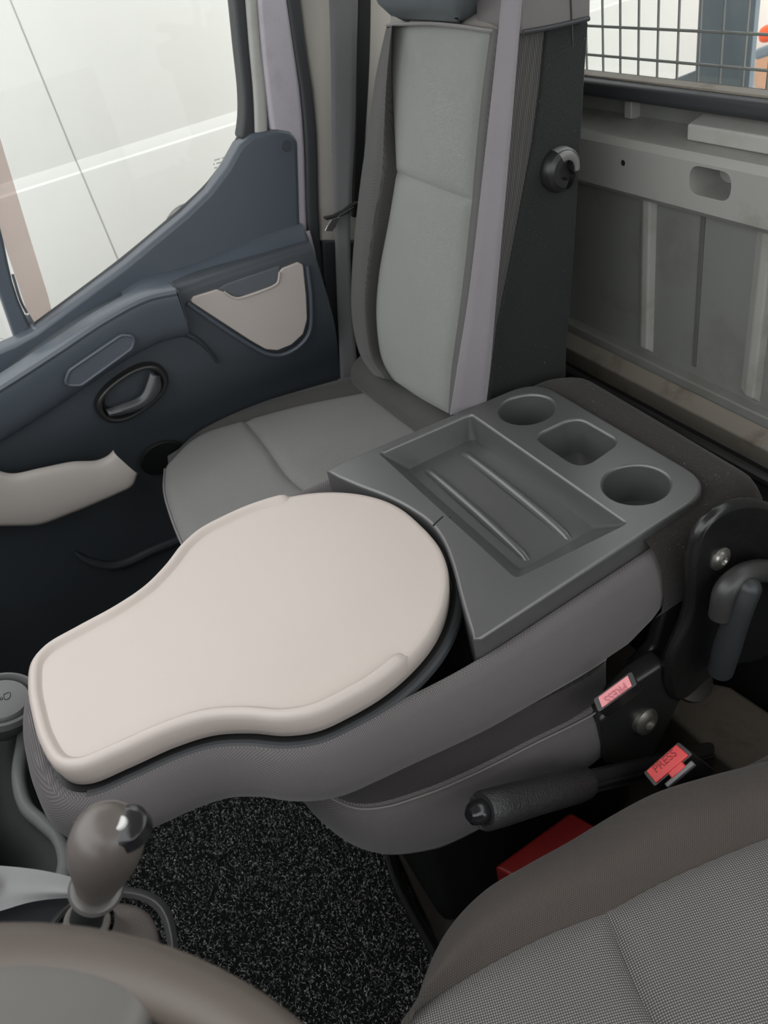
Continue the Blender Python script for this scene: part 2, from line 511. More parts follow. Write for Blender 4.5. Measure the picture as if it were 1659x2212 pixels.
MT = dict(
    fab_dark=fabric("seat_fabric_dark", S(66, 65, 64), S(100, 98, 96), scale=1400, contrast=0.8, bump=0.3),
    fab_side=fabric("seat_fabric_side", S(80, 77, 77), S(134, 129, 130), scale=1750, rot=(0, 0, 0.5), plane='xz', contrast=0.7, bump=0.25),
    fab_insert=fabric("seat_fabric_insert", S(104, 104, 102), S(168, 168, 164), scale=1250, rot=(0, 0, 0.6), contrast=0.8, bump=0.4, var=0.1),
    fab_back=fabric("seat_fabric_back", S(116, 118, 114), S(162, 164, 159), scale=1700, plane='yz', contrast=0.7, bump=0.3, var=0.1),
    fab_driver=fabric("driver_fabric", S(66, 64, 62), S(196, 192, 188), scale=1250, rot=(0, 0, 0.3), contrast=0.68, bump=0.5, var=0.15),
    fab_bolster=fabric("driver_bolster", S(66, 61, 57), S(100, 93, 87), scale=1500, contrast=0.8, bump=0.4, var=0.15),
    thread=plastic("thread", S(120, 118, 116), 0.8),
    lid=plastic("beige_plastic", S(182, 172, 165), 0.42, 700, 0.03, 0.035, 0.4),
    beige=plastic("beige_trim", S(176, 168, 162), 0.5, 900, 0.08, 0.04, 0.4),
    beige_lo=plastic("beige_pocket", S(158, 152, 146), 0.55, 900, 0.08, 0.04, 0.4),
    tray=plastic("tray_plastic", S(74, 74, 74), 0.32, 1400, 0.08, 0.08, 1.0, dust=0.25),
    black=plastic("black_plastic", S(34, 34, 34), 0.35, 1200, 0.08, 0.1, 0.5),
    blackm=plastic("black_matt", S(26, 27, 27), 0.7, 900, 0.1, 0.15, 0.3),
    rubber=plastic("rubber", S(48, 50, 52), 0.55, 900, 0.06, 0.1, 0.4),
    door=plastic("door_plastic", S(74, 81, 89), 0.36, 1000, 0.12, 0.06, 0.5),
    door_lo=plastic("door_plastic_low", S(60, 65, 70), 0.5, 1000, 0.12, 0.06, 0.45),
    pillar=plastic("pillar_trim", S(168, 164, 156), 0.6, 800, 0.05, 0.05, 0.3),
    frame=metal("door_frame_paint", S(168, 163, 170), 0.35),
    silver=metal("silver_paint", S(160, 160, 155), 0.32, 0.0, S(150, 146, 136)),
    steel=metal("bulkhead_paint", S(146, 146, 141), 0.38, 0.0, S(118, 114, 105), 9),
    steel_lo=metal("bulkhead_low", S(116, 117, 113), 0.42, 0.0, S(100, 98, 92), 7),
    worn=metal("worn_sill", S(120, 114, 104), 0.6, 0.0, S(86, 74, 60), 18),
    chrome=metal("chrome", S(200, 200, 200), 0.2, 1.0),
    bolt=metal("bolt_zinc", S(150, 148, 142), 0.35, 0.9, S(90, 86, 80), 120),
    webbing=fabric("belt_webbing", S(122, 118, 121), S(156, 152, 155), scale=1500, plane='yz', rot=(0, 0, 0), contrast=0.8, bump=0.5, var=0.12, ratio=0.01, sheen=0.5),
    webbing2=fabric("belt_webbing_dark", S(92, 92, 93), S(112, 112, 112), scale=1500, plane='yz', rot=(0, 0, 0), contrast=0.8, bump=0.3, var=0.2, ratio=0.01, sheen=0.4),
    carpet_bk=carpet("seat_back_carpet", S(45, 42, 40), (0.4, 0.38, 0.36, 1), 0.70, 380),
    carpet_side=carpet("seat_side_carpet", S(42, 43, 43), (0.35, 0.35, 0.35, 1), 0.70, 300),
    mat=carpet("mat_base", S(24, 26, 25), (0.12, 0.13, 0.12, 1), 0.7, 400),
    pile=plastic("mat_loops", S(128, 132, 127), 0.6, 400, 0.0, 0.6),
    red=plastic("red_plastic", S(214, 62, 62), 0.4, 900, 0.03, 0.06),
    pink=plastic("faded_red_plastic", S(222, 140, 144), 0.45, 900, 0.03, 0.05),
    redbox=plastic("red_box", S(150, 36, 32), 0.5, 300, 0.1, 0.25),
    red_d=plastic("red_engraving", S(150, 40, 42), 0.5),
    pink_d=plastic("pink_engraving", S(176, 98, 104), 0.5),
    wheel=plastic("wheel_plastic", S(84, 76, 70), 0.5, 900, 0.05, 0.05),
    hub=plastic("hub_plastic", S(92, 90, 87), 0.45, 900, 0.05, 0.05),
    knob=plastic("knob_plastic", S(88, 82, 78), 0.38, 900, 0.05, 0.05),
    grey=plastic("console_grey", S(112, 113, 112), 0.45, 900, 0.08, 0.05),
    leather=plastic("handbrake_grip", S(38, 38, 38), 0.38, 420, 1.0, 0.08),
    white=metal("van_white_paint", S(208, 208, 203), 0.35, 0.0, S(205, 206, 200)),
    gap=plastic("panel_gap", S(196, 196, 192), 0.8),
    cream=metal("cream_wall", S(244, 242, 230), 0.6, 0.0, S(238, 236, 224), 3),
    post=metal("blue_grey_post", S(122, 134, 143), 0.5, 0.2, S(134, 142, 146), 30),
    wire=plastic("mesh_wire", S(120, 122, 118), 0.5),
    orange=plastic("orange_paint", S(255, 96, 50), 0.4),
    floor=metal("floor_paint", S(58, 54, 48), 0.7, 0.0, S(84, 78, 68), 12),
    roof=plastic("headlining", S(196, 194, 190), 0.9),
    ground=metal("yard_concrete", S(150, 148, 142), 0.9, 0.0, S(120, 118, 112), 2),
    pane=glass("window_glass", (0.98, 0.985, 0.98, 1)),
    smoke=glass("acrylic_strip", (0.82, 0.76, 0.74, 1), S(200, 185, 180), 0.12),
    ink=plastic("ink", S(120, 122, 120), 0.8),
    lens=plastic("amber_ring", S(190, 130, 40), 0.4),
)

# ------------------------------------------------------------------ the cab shell
def struct(o, label, cat):
    return tag(o, label, cat, kind="structure")


struct(box("floor", (0.0, 0.55, -0.02), (1.80, 2.1, 0.04), MT['floor']), "dark worn steel cab floor under the seats", "floor")
struct(box("ceiling", (0.42, 0.5, 1.62), (1.1, 2.1, 0.04), MT['roof']), "pale headlining of the cab roof", "ceiling")
struct(box("ground", (1.0, 2.0, -0.80), (16, 16, 0.1), MT['ground']), "grey yard ground outside the van", "ground")

# rear bulkhead -------------------------------------------------
bk = thing("wall_rear", (0.88, 0.6, 0.0), "grey painted steel bulkhead behind the seats", "bulkhead", kind="structure")
Y0, Y1 = -0.5, 1.56
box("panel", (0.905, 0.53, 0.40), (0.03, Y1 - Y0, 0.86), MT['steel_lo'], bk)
# swaged ribs, raised with soft sides
def rib(yc, w=0.014, z0=0.540, z1=0.80, d=0.014):
    prof = [(-w / 2 - 0.004, 0), (-w / 2, d), (w / 2, d), (w / 2 + 0.022, 0)]
    rows = []
    for z, k in ((z0 - 0.008, 0.0), (z0 + 0.004, 1.0), (z1 - 0.004, 1.0), (z1 + 0.008, 0.0)):
        rows += [(0.892 - dd * k, yc + yy, z) for yy, dd in prof]
    return obj("rib", rows, grid_faces(4, 4), MT['steel'], bk, bevel=0.003, angle=20)
for yc in (0.945, 0.722, 0.5, 0.28, 1.168):
    rib(yc)
for yc in (0.842, 0.61, 0.39):
    box("panel_joint", (0.8895, yc, 0.675), (0.004, 0.008, 0.26), plastic("joint_grey", S(84, 84, 81), 0.6), bk, bevel=0.001)
# box rail with holes
rail = prism("rail", [(0.852, Y0, 0.812), (0.852, Y0, 0.876), (0.858, Y0, 0.886), (0.925, Y0, 0.894), (0.925, Y0, 0.80), (0.866, Y0, 0.80)],
             (0, Y1 - Y0, 0), MT['steel'], bk, angle=25)
hc = (PX(1533, 396, 0.852))
pts = rpoly([hc + np.array([-0.03, 0.036, 0.019]), hc + np.array([-0.03, -0.036, 0.019]), hc + np.array([-0.03, -0.036, -0.019]), hc + np.array([-0.03, 0.036, -0.019])], 0.018, 8)
c1 = prism("hole_cutter", pts, (0.085, 0, 0), MT['steel'])
h2 = PX(1346, 352, 0.852)
lathe("rail_hole", [(0.0, 0.0004), (0.0042, 0.0004), (0.005, -0.002)], h2, (-1, 0, 0), MT['blackm'], bk, seg=16)
cut(rail, [c1])
# shelf above the rail, bracket pads, recessed upper panel
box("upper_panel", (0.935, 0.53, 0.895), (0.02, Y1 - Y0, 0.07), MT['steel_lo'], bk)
b1 = PX(1500, 300, 0.90)
prism("bracket", [(0.880, 0.872, 0.890), (0.880, 0.872, 0.911), (0.927, 0.872, 0.922), (0.927, 0.872, 0.888)], (0, -0.22, 0), MT['silver'], bk, bevel=0.003)
prism("bracket", [(0.908, 1.028, 0.894), (0.908, 1.028, 0.918), (0.927, 1.028, 0.922), (0.927, 1.028, 0.890)], (0, -0.016, 0), MT['steel'], bk, bevel=0.002)
# window sill, rubber under it
prism("window_seal", [(0.89, Y0, 0.924), (0.876, Y0, 0.932), (0.876, Y0, 0.950), (0.93, Y0, 0.950), (0.93, Y0, 0.93)], (0, Y1 - Y0, 0), MT['rubber'], bk, bevel=0.005)
prism("window_sill", [(0.893, Y0, 0.949), (0.893, Y0, 0.953), (0.912, Y0, 0.954), (0.912, Y0, 0.949)], (0, Y1 - Y0, 0), MT['worn'], bk, bevel=0.002)
box("window_header", (0.93, 0.53, 1.60), (0.06, Y1 - Y0, 0.08), MT['steel'], bk)
# foot of the bulkhead: ledge, worn strip, black rubber beads
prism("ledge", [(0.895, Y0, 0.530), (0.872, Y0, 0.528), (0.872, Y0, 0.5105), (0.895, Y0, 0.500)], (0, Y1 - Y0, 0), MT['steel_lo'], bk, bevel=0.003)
prism("floor_strip", [(0.874, Y0, 0.512), (0.868, Y0, 0.511), (0.848, Y0, 0.495), (0.86, Y0, 0.45)], (0, Y1 - Y0, 0), MT['worn'], bk, bevel=0.003)
tube("rubber_bead", [(0.812, Y0, 0.478), (0.812, 0.5, 0.478), (0.812, Y1, 0.478)], 0.009, MT['black'], bk)
tube("rubber_bead", [(0.772, Y0, 0.462), (0.772, 0.5, 0.462), (0.772, Y1, 0.462)], 0.009, MT['black'], bk)
box("kick_panel", (0.80, 0.53, 0.225), (0.12, Y1 - Y0, 0.46), MT['blackm'], bk)

# rear window pane and its wire guard
struct(box("window_1", (0.915, 0.53, 1.255), (0.004, 1.6, 0.62), MT['pane']), "bulkhead window pane above the steel sill", "window")
guard = thing("wire_guard", (0.95, 0.5, 0.945), "grey square wire mesh guard behind the bulkhead window", "guard")
wv0 = PX(1380, 60, 0.95)[1]
me_v = tube("wire", [(0.95, 0, 0.90), (0.95, 0, 1.58)], 0.0020, MT['wire'], guard, seg=6)
me_v.location.y = wv0 - 3 * 0.0395
k = 0
for i in range(-12, 26):
    y = wv0 - i * 0.0395
    if i == 3 or y < 0.0 or y > 1.25: continue
    w = me_v.copy(); COL.objects.link(w); w.parent = guard; w.matrix_parent_inverse = me_v.matrix_parent_inverse.copy(); w.location = (0, y, 0)
me_h = tube("wire", [(0.948, 0.0, 0.924), (0.948, 1.25, 0.924)], 0.0020, MT['wire'], guard, seg=6)
for i in range(1, 16):
    w = me_h.copy(); COL.objects.link(w); w.parent = guard; w.matrix_parent_inverse = me_h.matrix_parent_inverse.copy(); w.location = (0, 0, 0.0405 * i)

# what stands behind the window
p0, p1 = PX(1506, 60, 1.30), PX(1628, 60, 1.30)
post = thing("headboard_post", (1.33, (p0[1] + p1[1]) / 2, 0.3), "scratched blue-grey steel post behind the wire guard", "post")
prism("upright", [(1.30, p0[1], -0.75), (1.30, p1[1], -0.75), (1.312, p1[1], -0.75), (1.312, p0[1], -0.75)], (0, 0, 2.7), MT['post'], post, bevel=0.002)
g = [PX(1430, 180, 1.31), PX(1512, 148, 1.31), PX(1512, 260, 1.31), PX(1430, 260, 1.31)]
prism("gusset", g, (0.03, 0, 0), MT['post'], post, bevel=0.003)
wv = thing("parked_vehicle", (4.2, 2.2, -0.75), "cream white vehicle body seen through the bulkhead window mesh", "vehicle")
surf("body_side", [[(4.2, -3.0, z), (4.2, 1.0, z), (4.2, 5.5, z)] for z in (-0.5, 0.35, 0.43)] + [[(4.24, -3.0, z), (4.24, 1.0, z), (4.24, 5.5, z)] for z in (0.46, 1.2, 2.2)],
     MT['cream'], wv, n=8, sub=3, straight=True, solid=0.1)
hd = PX(1330, 4, 4.16)
lathe("handle", [(0.0, 0), (0.05, 0.0), (0.06, 0.03), (0.03, 0.06)], hd + np.array([0.06, 0, 0.02]), (-1, 0, 0), MT['post'], wv, seg=16, sc=(1.3, 0.7))
oc = thing("orange_vehicle", (2.6, 1.5, -0.75), "orange machine panel partly hidden by the blue-grey post", "machine")
q = [PX(1632, 62, 2.4), PX(1700, 38, 2.4), PX(1700, 85, 2.4), PX(1632, 98, 2.4)]
prism("cowling", q, (0.25, 0, 0), MT['orange'], oc, bevel=0.02)
q = [PX(1628, 108, 2.35), PX(1700, 80, 2.35), PX(1700, 108, 2.35), PX(1628, 132, 2.35)]
prism("arm", q, (0.12, 0, 0), MT['post'], oc, bevel=0.01)
q = [PX(1630, 125, 2.5), PX(1700, 105, 2.5), PX(1700, 215, 2.5), PX(1630, 190, 2.5)]
prism("body", q, (0.2, 0, 0), plastic("tan_panel", S(214, 168, 138), 0.6), oc, bevel=0.01)

# ------------------------------------------------------------------ the white van next to the passenger door
nv = thing("neighbour_van", (0.3, 2.4, -0.75), "white van side parked close outside the passenger window", "van")
prof = [(2.52, 1.75), (2.34, 1.25), (2.305, 0.826), (2.303, 0.822), (2.296, 0.803), (2.292, 0.798), (2.225, 0.45), (2.13, 0.0), (2.15, -0.4)]
def van_panel(x0, x1):
    V, Fc = [], []
    for y, z in prof: V += [(x0, y, z), (x1, y, z)]
    for y, z in prof: V += [(x0, y + 0.003, z), (x1, y + 0.003, z)]
    k = len(prof); b = 2 * k
    for i in range(k - 1):
        a = 2 * i; c = b + 2 * i
        Fc += [(a, a + 1, a + 3, a + 2), (c, c + 2, c + 3, c + 1), (a, a + 2, c + 2, c), (a + 1, c + 1, c + 3, a + 3)]
    return obj("body_panel", V, Fc, MT['white'], nv, angle=12)
van_panel(-2.2, 0.2615); van_panel(0.2655, 2.8)
surf("joint_backing", [[(0.22, y + 0.0035, z), (0.31, y + 0.0035, z)] for y, z in prof], MT['gap'], nv, n=2, sub=2, straight=True)
def van_y(z): return float(np.interp(z, [0.45, 0.798], [2.225, 2.292]))
ring = [np.array([0.482 + 0.085 * math.cos(a), van_y(0.57 + 0.085 * math.sin(a)) - 0.0006, 0.57 + 0.085 * math.sin(a)]) for a in np.linspace(0, 2 * math.pi, 32, endpoint=False)]
tube("fuel_flap_joint", ring, 0.0022, plastic("flap_gap", S(120, 120, 118), 0.8), nv, seg=6, n=96, closed=True, up=(0, 1, 0))

# ------------------------------------------------------------------ passenger door
DY = 1.50
door = thing("door_1", (0.25, 1.55, 0.1), "dark grey plastic lined passenger door", "door", kind="structure")
# outer skin of the door behind the lining
lo = [PY(*p, 1.60) for p in [(-60, 760), (75, 712), (270, 566), (400, 455), (480, 375), (530, 296), (600, 276), (648, 290)]]
lo += [(0.60, 1.60, 0.9), (0.60, 1.60, 0.02), (-0.75, 1.60, 0.02), (-0.75, 1.60, 0.66)]
prism("outer_skin", [(p[0], 1.60, p[2] - 0.03) for p in lo], (0, 0.04, 0), MT['frame'], door)
# upper lining: the flat sail shaped panel under the glass
up = [PY(*p, DY) for p in [(-40, 772), (30, 742), (75, 717), (175, 643), (270, 572), (400, 463), (450, 415), (490, 362), (518, 312), (545, 290), (600, 279), (628, 284), (645, 303)]]
up += [PY(*p, DY) for p in [(648, 400), (650, 480), (664, 525), (672, 545)]]
up += [np.array([0.51, DY, 0.62]), np.array([-0.2, DY, 0.62])]
prism("upper_lining", [(p[0], DY, p[2]) for p in up], (0, 0.046, 0), MT['door'], door, bevel=0.010, segs=4, angle=40)
# bright rolled sill strip along the glass
sill = [PY(*p, 1.535) for p in [(28, 742), (75, 706), (175, 632), (270, 560), (400, 450), (450, 402), (490, 350), (520, 296)]]
tube("glass_seal", [p + np.array([0, 0.0, 0.0]) for p in sill], 0.007, MT['rubber'], door, seg=8)
lathe("trim_clip", [(0.0, 0.002), (0.009, 0.002), (0.010, 0.0), (0.010, -0.01)], PY(619, 315, DY), (0, -1, 0), MT['door_lo'], door, seg=20)
# lower lining: stands proud of the upper lining, its top edge is the shelf
LY = 1.435
top = [(672, 528), (600, 550), (500, 583), (385, 622)]
tc_ = [PY(*p, LY) for p in [(674, 527)] + top[1:] + [(300, 652), (200, 702), (100, 770), (20, 832)]] + [np.array([-0.30, LY, 0.62]), np.array([-0.75, LY, 0.60])]
tc_ = cr(tc_, 60)
cols = []
for p in tc_:
    zt_ = p[2]; xx = p[0]
    rear_x = lambda z: xx if xx < 0.40 else xx + (0.53 - 0.514) * (xx - 0.40) / 0.11 * min(1.0, (zt_ - z) / 0.3)
    cols.append([(xx, 1.58, zt_ + 0.002), (xx, LY + 0.018, zt_ + 0.002), (xx, LY + 0.005, zt_ - 0.003), (xx, LY, zt_ - 0.014)] +
                [(rear_x(z), LY + dy, min(z, zt_ - 0.03)) for z, dy in ((0.62, 0.001), (0.57, 0.006), (0.52, 0.022), (0.46, 0.050), (0.40, 0.066), (0.30, 0.070), (0.16, 0.070), (0.03, 0.070))])
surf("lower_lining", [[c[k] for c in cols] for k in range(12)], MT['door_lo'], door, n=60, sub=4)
# shelf ramp between upper lining and lower lining
surf("shelf", [[PY(*p, 1.499) for p in [(652, 482), (560, 512), (420, 570), (300, 606), (262, 630)]],
               [PY(*p, 1.472) for p in [(660, 508), (570, 537), (430, 588), (310, 625), (268, 648)]],
               [PY(*p, 1.440) for p in [(668, 530), (580, 558), (440, 606), (330, 645), (285, 668)]]], MT['door'], door, n=30, sub=5)
# armrest: swept pull bar with an inner cap rail
A = [PY(*p, 1.398) for p in [(384, 640), (320, 655), (230, 702), (130, 768), (15, 842), (-90, 905)]]
def arm_ring(off):
    return [a + np.array([0, off[0], off[1]]) for a in A]
surf("armrest", [arm_ring(o) for o in [(0.05, 0.012), (0.02, 0.014), (0.004, 0.010), (0.0, 0.0), (0.005, -0.045), (0.012, -0.066), (0.024, -0.082), (0.045, -0.092)]], MT['door'], door, n=50, sub=4)
tube("armrest_rail", [a + np.array([0, 0.006, 0.006]) for a in A], 0.008, MT['door'], door, seg=8, n=50)
e = A[0]
prism("armrest_end", [e + np.array([0.002, 0.05, 0.014]), e + np.array([0.002, 0.0, 0.006]), e + np.array([0.0, 0.006, -0.055]), e + np.array([0.0, 0.05, -0.08])], (0.003, 0, 0), MT['door_lo'], door, bevel=0.001)
# oblong finger recess on the armrest face
def face_pts(pl, y): return [PY(*p, y) for p in pl]
rc = rpoly(face_pts([(138, 832), (150, 800), (262, 724), (292, 726), (285, 752), (175, 832)], 1.392), 0.012, 6)
tube("recess_rim", rc, 0.003, MT['door'], door, seg=8, n=60, closed=True, up=(0, 1, 0))
prism("finger_recess", rc, (0, 0.006, 0), plastic("recess_face", S(78, 84, 92), 0.4), door)
# arch crease in the lining
cz = [PY(*p, 1.427) for p in [(-60, 1000), (0, 920), (70, 850), (160, 800), (260, 760), (350, 722), (400, 722), (440, 745), (470, 780)]]
surf("lining_crease", [[c + np.array([0, 0.012, 0.014]) for c in cz], [c + np.array([0, -0.003, 0.0]) for c in cz], [c + np.array([0, 0.012, -0.012]) for c in cz]], MT['door_lo'], door, n=40, sub=4)
# release handle in an oval bowl
oc_ = PY(285, 848, 1.432)
U = PY(345, 808, 1.432) - PY(225, 892, 1.432); U /= np.linalg.norm(U)
Vv = np.cross(U, [0, 1, 0]); Vv /= np.linalg.norm(Vv)
def oval(a, b, y, n=40, p=2.4, c=oc_):
    out = []
    for t in np.linspace(0, 2 * math.pi, n, endpoint=False):
        ct, st = math.cos(t), math.sin(t)
        out.append(c + U * a * abs(ct) ** (2 / p) * (1 if ct >= 0 else -1) + Vv * b * abs(st) ** (2 / p) * (1 if st >= 0 else -1) + np.array([0, y, 0]))
    return out
hb = surf("handle_bowl", [oval(0.074, 0.043, 0.003), oval(0.070, 0.040, -0.010), oval(0.062, 0.034, -0.011), oval(0.056, 0.030, 0.004), oval(0.03, 0.016, 0.012), oval(0.002, 0.001, 0.013)], MT['black'], door, n=48, sub=4, closed=True)
hl = thing_pts = [oc_ + U * a + Vv * b + np.array([0, y, 0]) for a, b, y in [(-0.058, -0.004, -0.012), (-0.03, -0.018, -0.016), (0.01, -0.028, -0.016), (0.045, -0.020, -0.013), (0.058, 0.002, -0.010)]]
hl2 = [oc_ + U * a + Vv * b + np.array([0, y, 0]) for a, b, y in [(-0.056, 0.004, -0.010), (-0.028, -0.001, -0.013), (0.01, -0.008, -0.014), (0.035, 0.006, -0.012), (0.050, 0.016, -0.008)]]
hnd = surf("release_handle", [hl, [(a + b) / 2 + np.array([0, -0.006, 0]) for a, b in zip(hl, hl2)], hl2], plastic("handle_black", S(60, 62, 65), 0.28), None, n=24, sub=4, solid=0.004)
adopt(hnd, hb)
# beige insert under the shelf with its notch
ins = face_pts([(412, 652), (418, 642), (470, 626), (482, 630), (500, 641), (515, 644), (590, 618), (600, 610), (605, 586), (612, 580), (645, 567), (655, 572), (662, 640), (664, 690), (655, 722), (630, 745), (600, 757), (575, 755), (540, 735)], 1.429)
ins_o = rpoly(ins, 0.006, 4)
prism("beige_insert", ins_o, (0, 0.05, 0), MT['beige'], door, bevel=0.002, segs=2, angle=50)
rim_c = np.mean(np.array(ins), axis=0)
tube("insert_rim", [PY(*p, 1.430) for p in [(404, 655), (470, 700), (540, 745), (580, 765), (610, 766), (645, 748), (668, 718), (672, 650), (664, 575)]], 0.004, MT['door'], door, seg=8)
gr = face_pts([(472, 624), (488, 614), (540, 596), (606, 574), (602, 610), (590, 617), (515, 643), (500, 640)], 1.432)
prism("grip_recess", gr, (0, 0.012, 0), plastic("grip_grey", S(86, 90, 95), 0.45), door, bevel=0.002)
tube("notch_lip", [PY(*p, 1.427) for p in [(484, 631), (502, 642), (516, 644), (590, 618), (600, 610), (604, 588)]], 0.0022, MT['beige'], door, seg=8)
# lower beige map pocket, swelling into the cab
pk_top = [PY(*p, 1.392) for p in [(-280, 1010), (-180, 1000), (-90, 998), (-30, 1012), (0, 1024), (30, 1030), (90, 1018), (160, 1004), (212, 1001), (236, 991), (248, 979)]]
pk_bot = [PY(*p, 1.385) for p in [(-280, 1160), (-180, 1150), (-90, 1138), (-30, 1136), (20, 1136), (85, 1133), (140, 1114), (200, 1090), (255, 1066), (285, 1050), (297, 1022)]]
pk_in = [p + np.array([0, 0.12, -0.06]) for p in pk_bot]
pk_lip = [p + np.array([0, 0.010, 0.002]) for p in pk_top]
pk_well = [p + np.array([0, 0.02, -0.03]) for p in pk_top]
pk_a = [a * 0.9 + b * 0.1 + np.array([0, -0.005, 0]) for a, b in zip(pk_top, pk_bot)]
pk_b = [a * 0.12 + b * 0.88 + np.array([0, -0.007, 0]) for a, b in zip(pk_top, pk_bot)]
surf("map_pocket", [pk_well, pk_lip, pk_top, pk_a, pk_b, pk_bot, pk_in], MT['beige_lo'], door, n=60, sub=5)
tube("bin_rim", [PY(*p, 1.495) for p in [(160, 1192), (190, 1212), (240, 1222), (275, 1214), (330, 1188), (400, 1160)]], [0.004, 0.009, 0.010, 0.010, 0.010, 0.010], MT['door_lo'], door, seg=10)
lathe("speaker_recess", [(0.0, 0.0005), (0.040, 0.0005), (0.044, 0.002), (0.047, 0.0), (0.047, -0.003)], PY(352, 990, LY + 0.050), (0, -1, -0.35), MT['blackm'], door, seg=36)
# door frame around the glass (rear upright) -------------------
def vstrip(name, L, Rr, y, mat, par, depth=0.03, bevel=0.004, **kw):
    """upright strip: left / right edge pixels"""
    a = [PY(*p, y) for p in L]; b = [PY(*p, y) for p in Rr]
    n = 24
    a, b = cr(a, n), cr(b, n)
    V = list(a) + list(b) + [p + np.array([0, depth, 0]) for p in a] + [p + np.array([0, depth, 0]) for p in b]
    Fc = []
    for i in range(n - 1):
        Fc += [(i, i + 1, n + i + 1, n + i), (2 * n + i, 2 * n + i + 1, 3 * n + i + 1, 3 * n + i), (i, i + 1, 2 * n + i + 1, 2 * n + i), (n + i, n + i + 1, 3 * n + i + 1, 3 * n + i)]
    Fc += [(0, n, 3 * n, 2 * n), (n - 1, 2 * n - 1, 4 * n - 1, 3 * n - 1)]
    return obj(name, V, Fc, mat, par, bevel=bevel, angle=40, **kw)
vstrip("glass_run_seal", [(470, -300), (500, -60), (516, 100), (526, 200), (526, 260), (520, 300)], [(500, -300), (527, -60), (540, 100), (549, 200), (552, 260), (552, 310)], 1.512, MT['rubber'], door, 0.04, 0.006)
vstrip("frame_highlight", [(500, -300), (526, -60), (539, 100), (548, 200), (552, 300)], [(532, -300), (553, -60), (566, 100), (577, 200), (582, 300)], 1.508, MT['silver'], door, 0.05, 0.008)
vstrip("frame_upright", [(530, -300), (551, -60), (564, 100), (575, 200), (590, 300), (630, 430), (645, 540)], [(590, -300), (616, -60), (638, 100), (652, 200), (660, 300), (664, 430), (668, 540)], 1.506, MT['frame'], door, 0.07, 0.01)
tube("frame_edge", [PY(*p, 1.487) for p in [(664, 500), (672, 530), (685, 600), (697, 670), (703, 705)]], 0.005, MT['frame'], door, seg=8)

# side glass, fixed quarter glass and the divider bar
gp = [PY(*p, 1.55) for p in [(66, 726), (175, 646), (270, 576), (400, 467), (450, 419), (490, 366), (530, 305), (560, 200), (545, 0), (520, -300), (-160, -300), (-60, 300), (10, 560)]]
struct(prism("window_2", gp, (0, 0.004, 0), MT['pane']), "clear passenger door glass with small printed marks", "window")
w2 = bpy.data.objects["window_2"]
qg = [PY(*p, 1.56) for p in [(30, 752), (-15, 640), (-60, 540), (-260, 300), (-300, 760), (-60, 800)]]
struct(prism("window_3", qg, (0, 0.004, 0), MT['pane']), "small fixed quarter glass ahead of the divider bar", "window")
w3 = bpy.data.objects["window_3"]
vstrip("glass_divider", [(-340, -500), (-240, -150), (-112, 300), (-60, 460), (-15, 600), (37, 750)], [(-290, -500), (-190, -150), (-62, 300), (-2, 480), (34, 632), (75, 725)], 1.535, MT['door'], door, 0.05, 0.006)
tube("divider_clip", [PY(*p, 1.53) for p in [(27, 592), (45, 650), (58, 676)]], 0.0025, MT['chrome'], door, seg=6)
tube("divider_clip", [PY(*p, 1.53) for p in [(58, 680), (66, 694), (73, 708)]], 0.005, MT['chrome'], door, seg=6)
st = [PY(*p, 1.575) for p in [(73, 715), (108, 690), (111, 668), (104, 640), (70, 530), (0, 298), (-60, 100), (-240, -500), (-310, -500), (-130, 100), (-60, 380), (0, 500)]]
strip = prism("wind_deflector", rpoly(st, 0.004, 3), (0, 0.003, 0), MT['smoke'])
tag(strip, "smoked beige translucent wind deflector outside the door glass", "deflector")
# printed marks (flat print on the glass)
for i, (a, b) in enumerate([((460, 347), (489, 339)), ((461, 355), (491, 347)), ((463, 363), (492, 355))]):
    p, q = PY(*a, 1.549), PY(*b, 1.549)
    nseg = 9
    for j in range(nseg):
        if (j * 7 + i * 3) % 5 == 0: continue
        s, t = j / nseg, (j + 0.62) / nseg
        box("printed_mark", (p * (1 - (s + t) / 2) + q * (s + t) / 2) + np.array([0, -0.0002, 0]), (np.linalg.norm(q - p) * (t - s), 0.0002, 0.0022), MT['ink'], w2)
c_ = PY(497, 342, 1.549)
tube("printed_ring", [c_ + 0.0045 * np.array([math.cos(a), 0, math.sin(a)]) for a in np.linspace(0, 6.283, 12, endpoint=False)], 0.0004, MT['ink'], w2, seg=4, n=24, closed=True, up=(0, 1, 0))
c_ = PY(8, 745, 1.559)
tube("printed_ring", [c_ + 0.005 * np.array([math.cos(a), 0, math.sin(a)]) for a in np.linspace(0, 6.283, 12, endpoint=False)], 0.0005, MT['ink'], w3, seg=4, n=24, closed=True, up=(0, 1, 0))
dm = [PY(*p, 1.559) for p in [(-4, 738), (2, 731), (8, 733), (3, 740)]]
tube("printed_diamond", dm + [dm[0]], 0.0004, MT['ink'], w3, seg=4, n=28, up=(0, 1, 0))

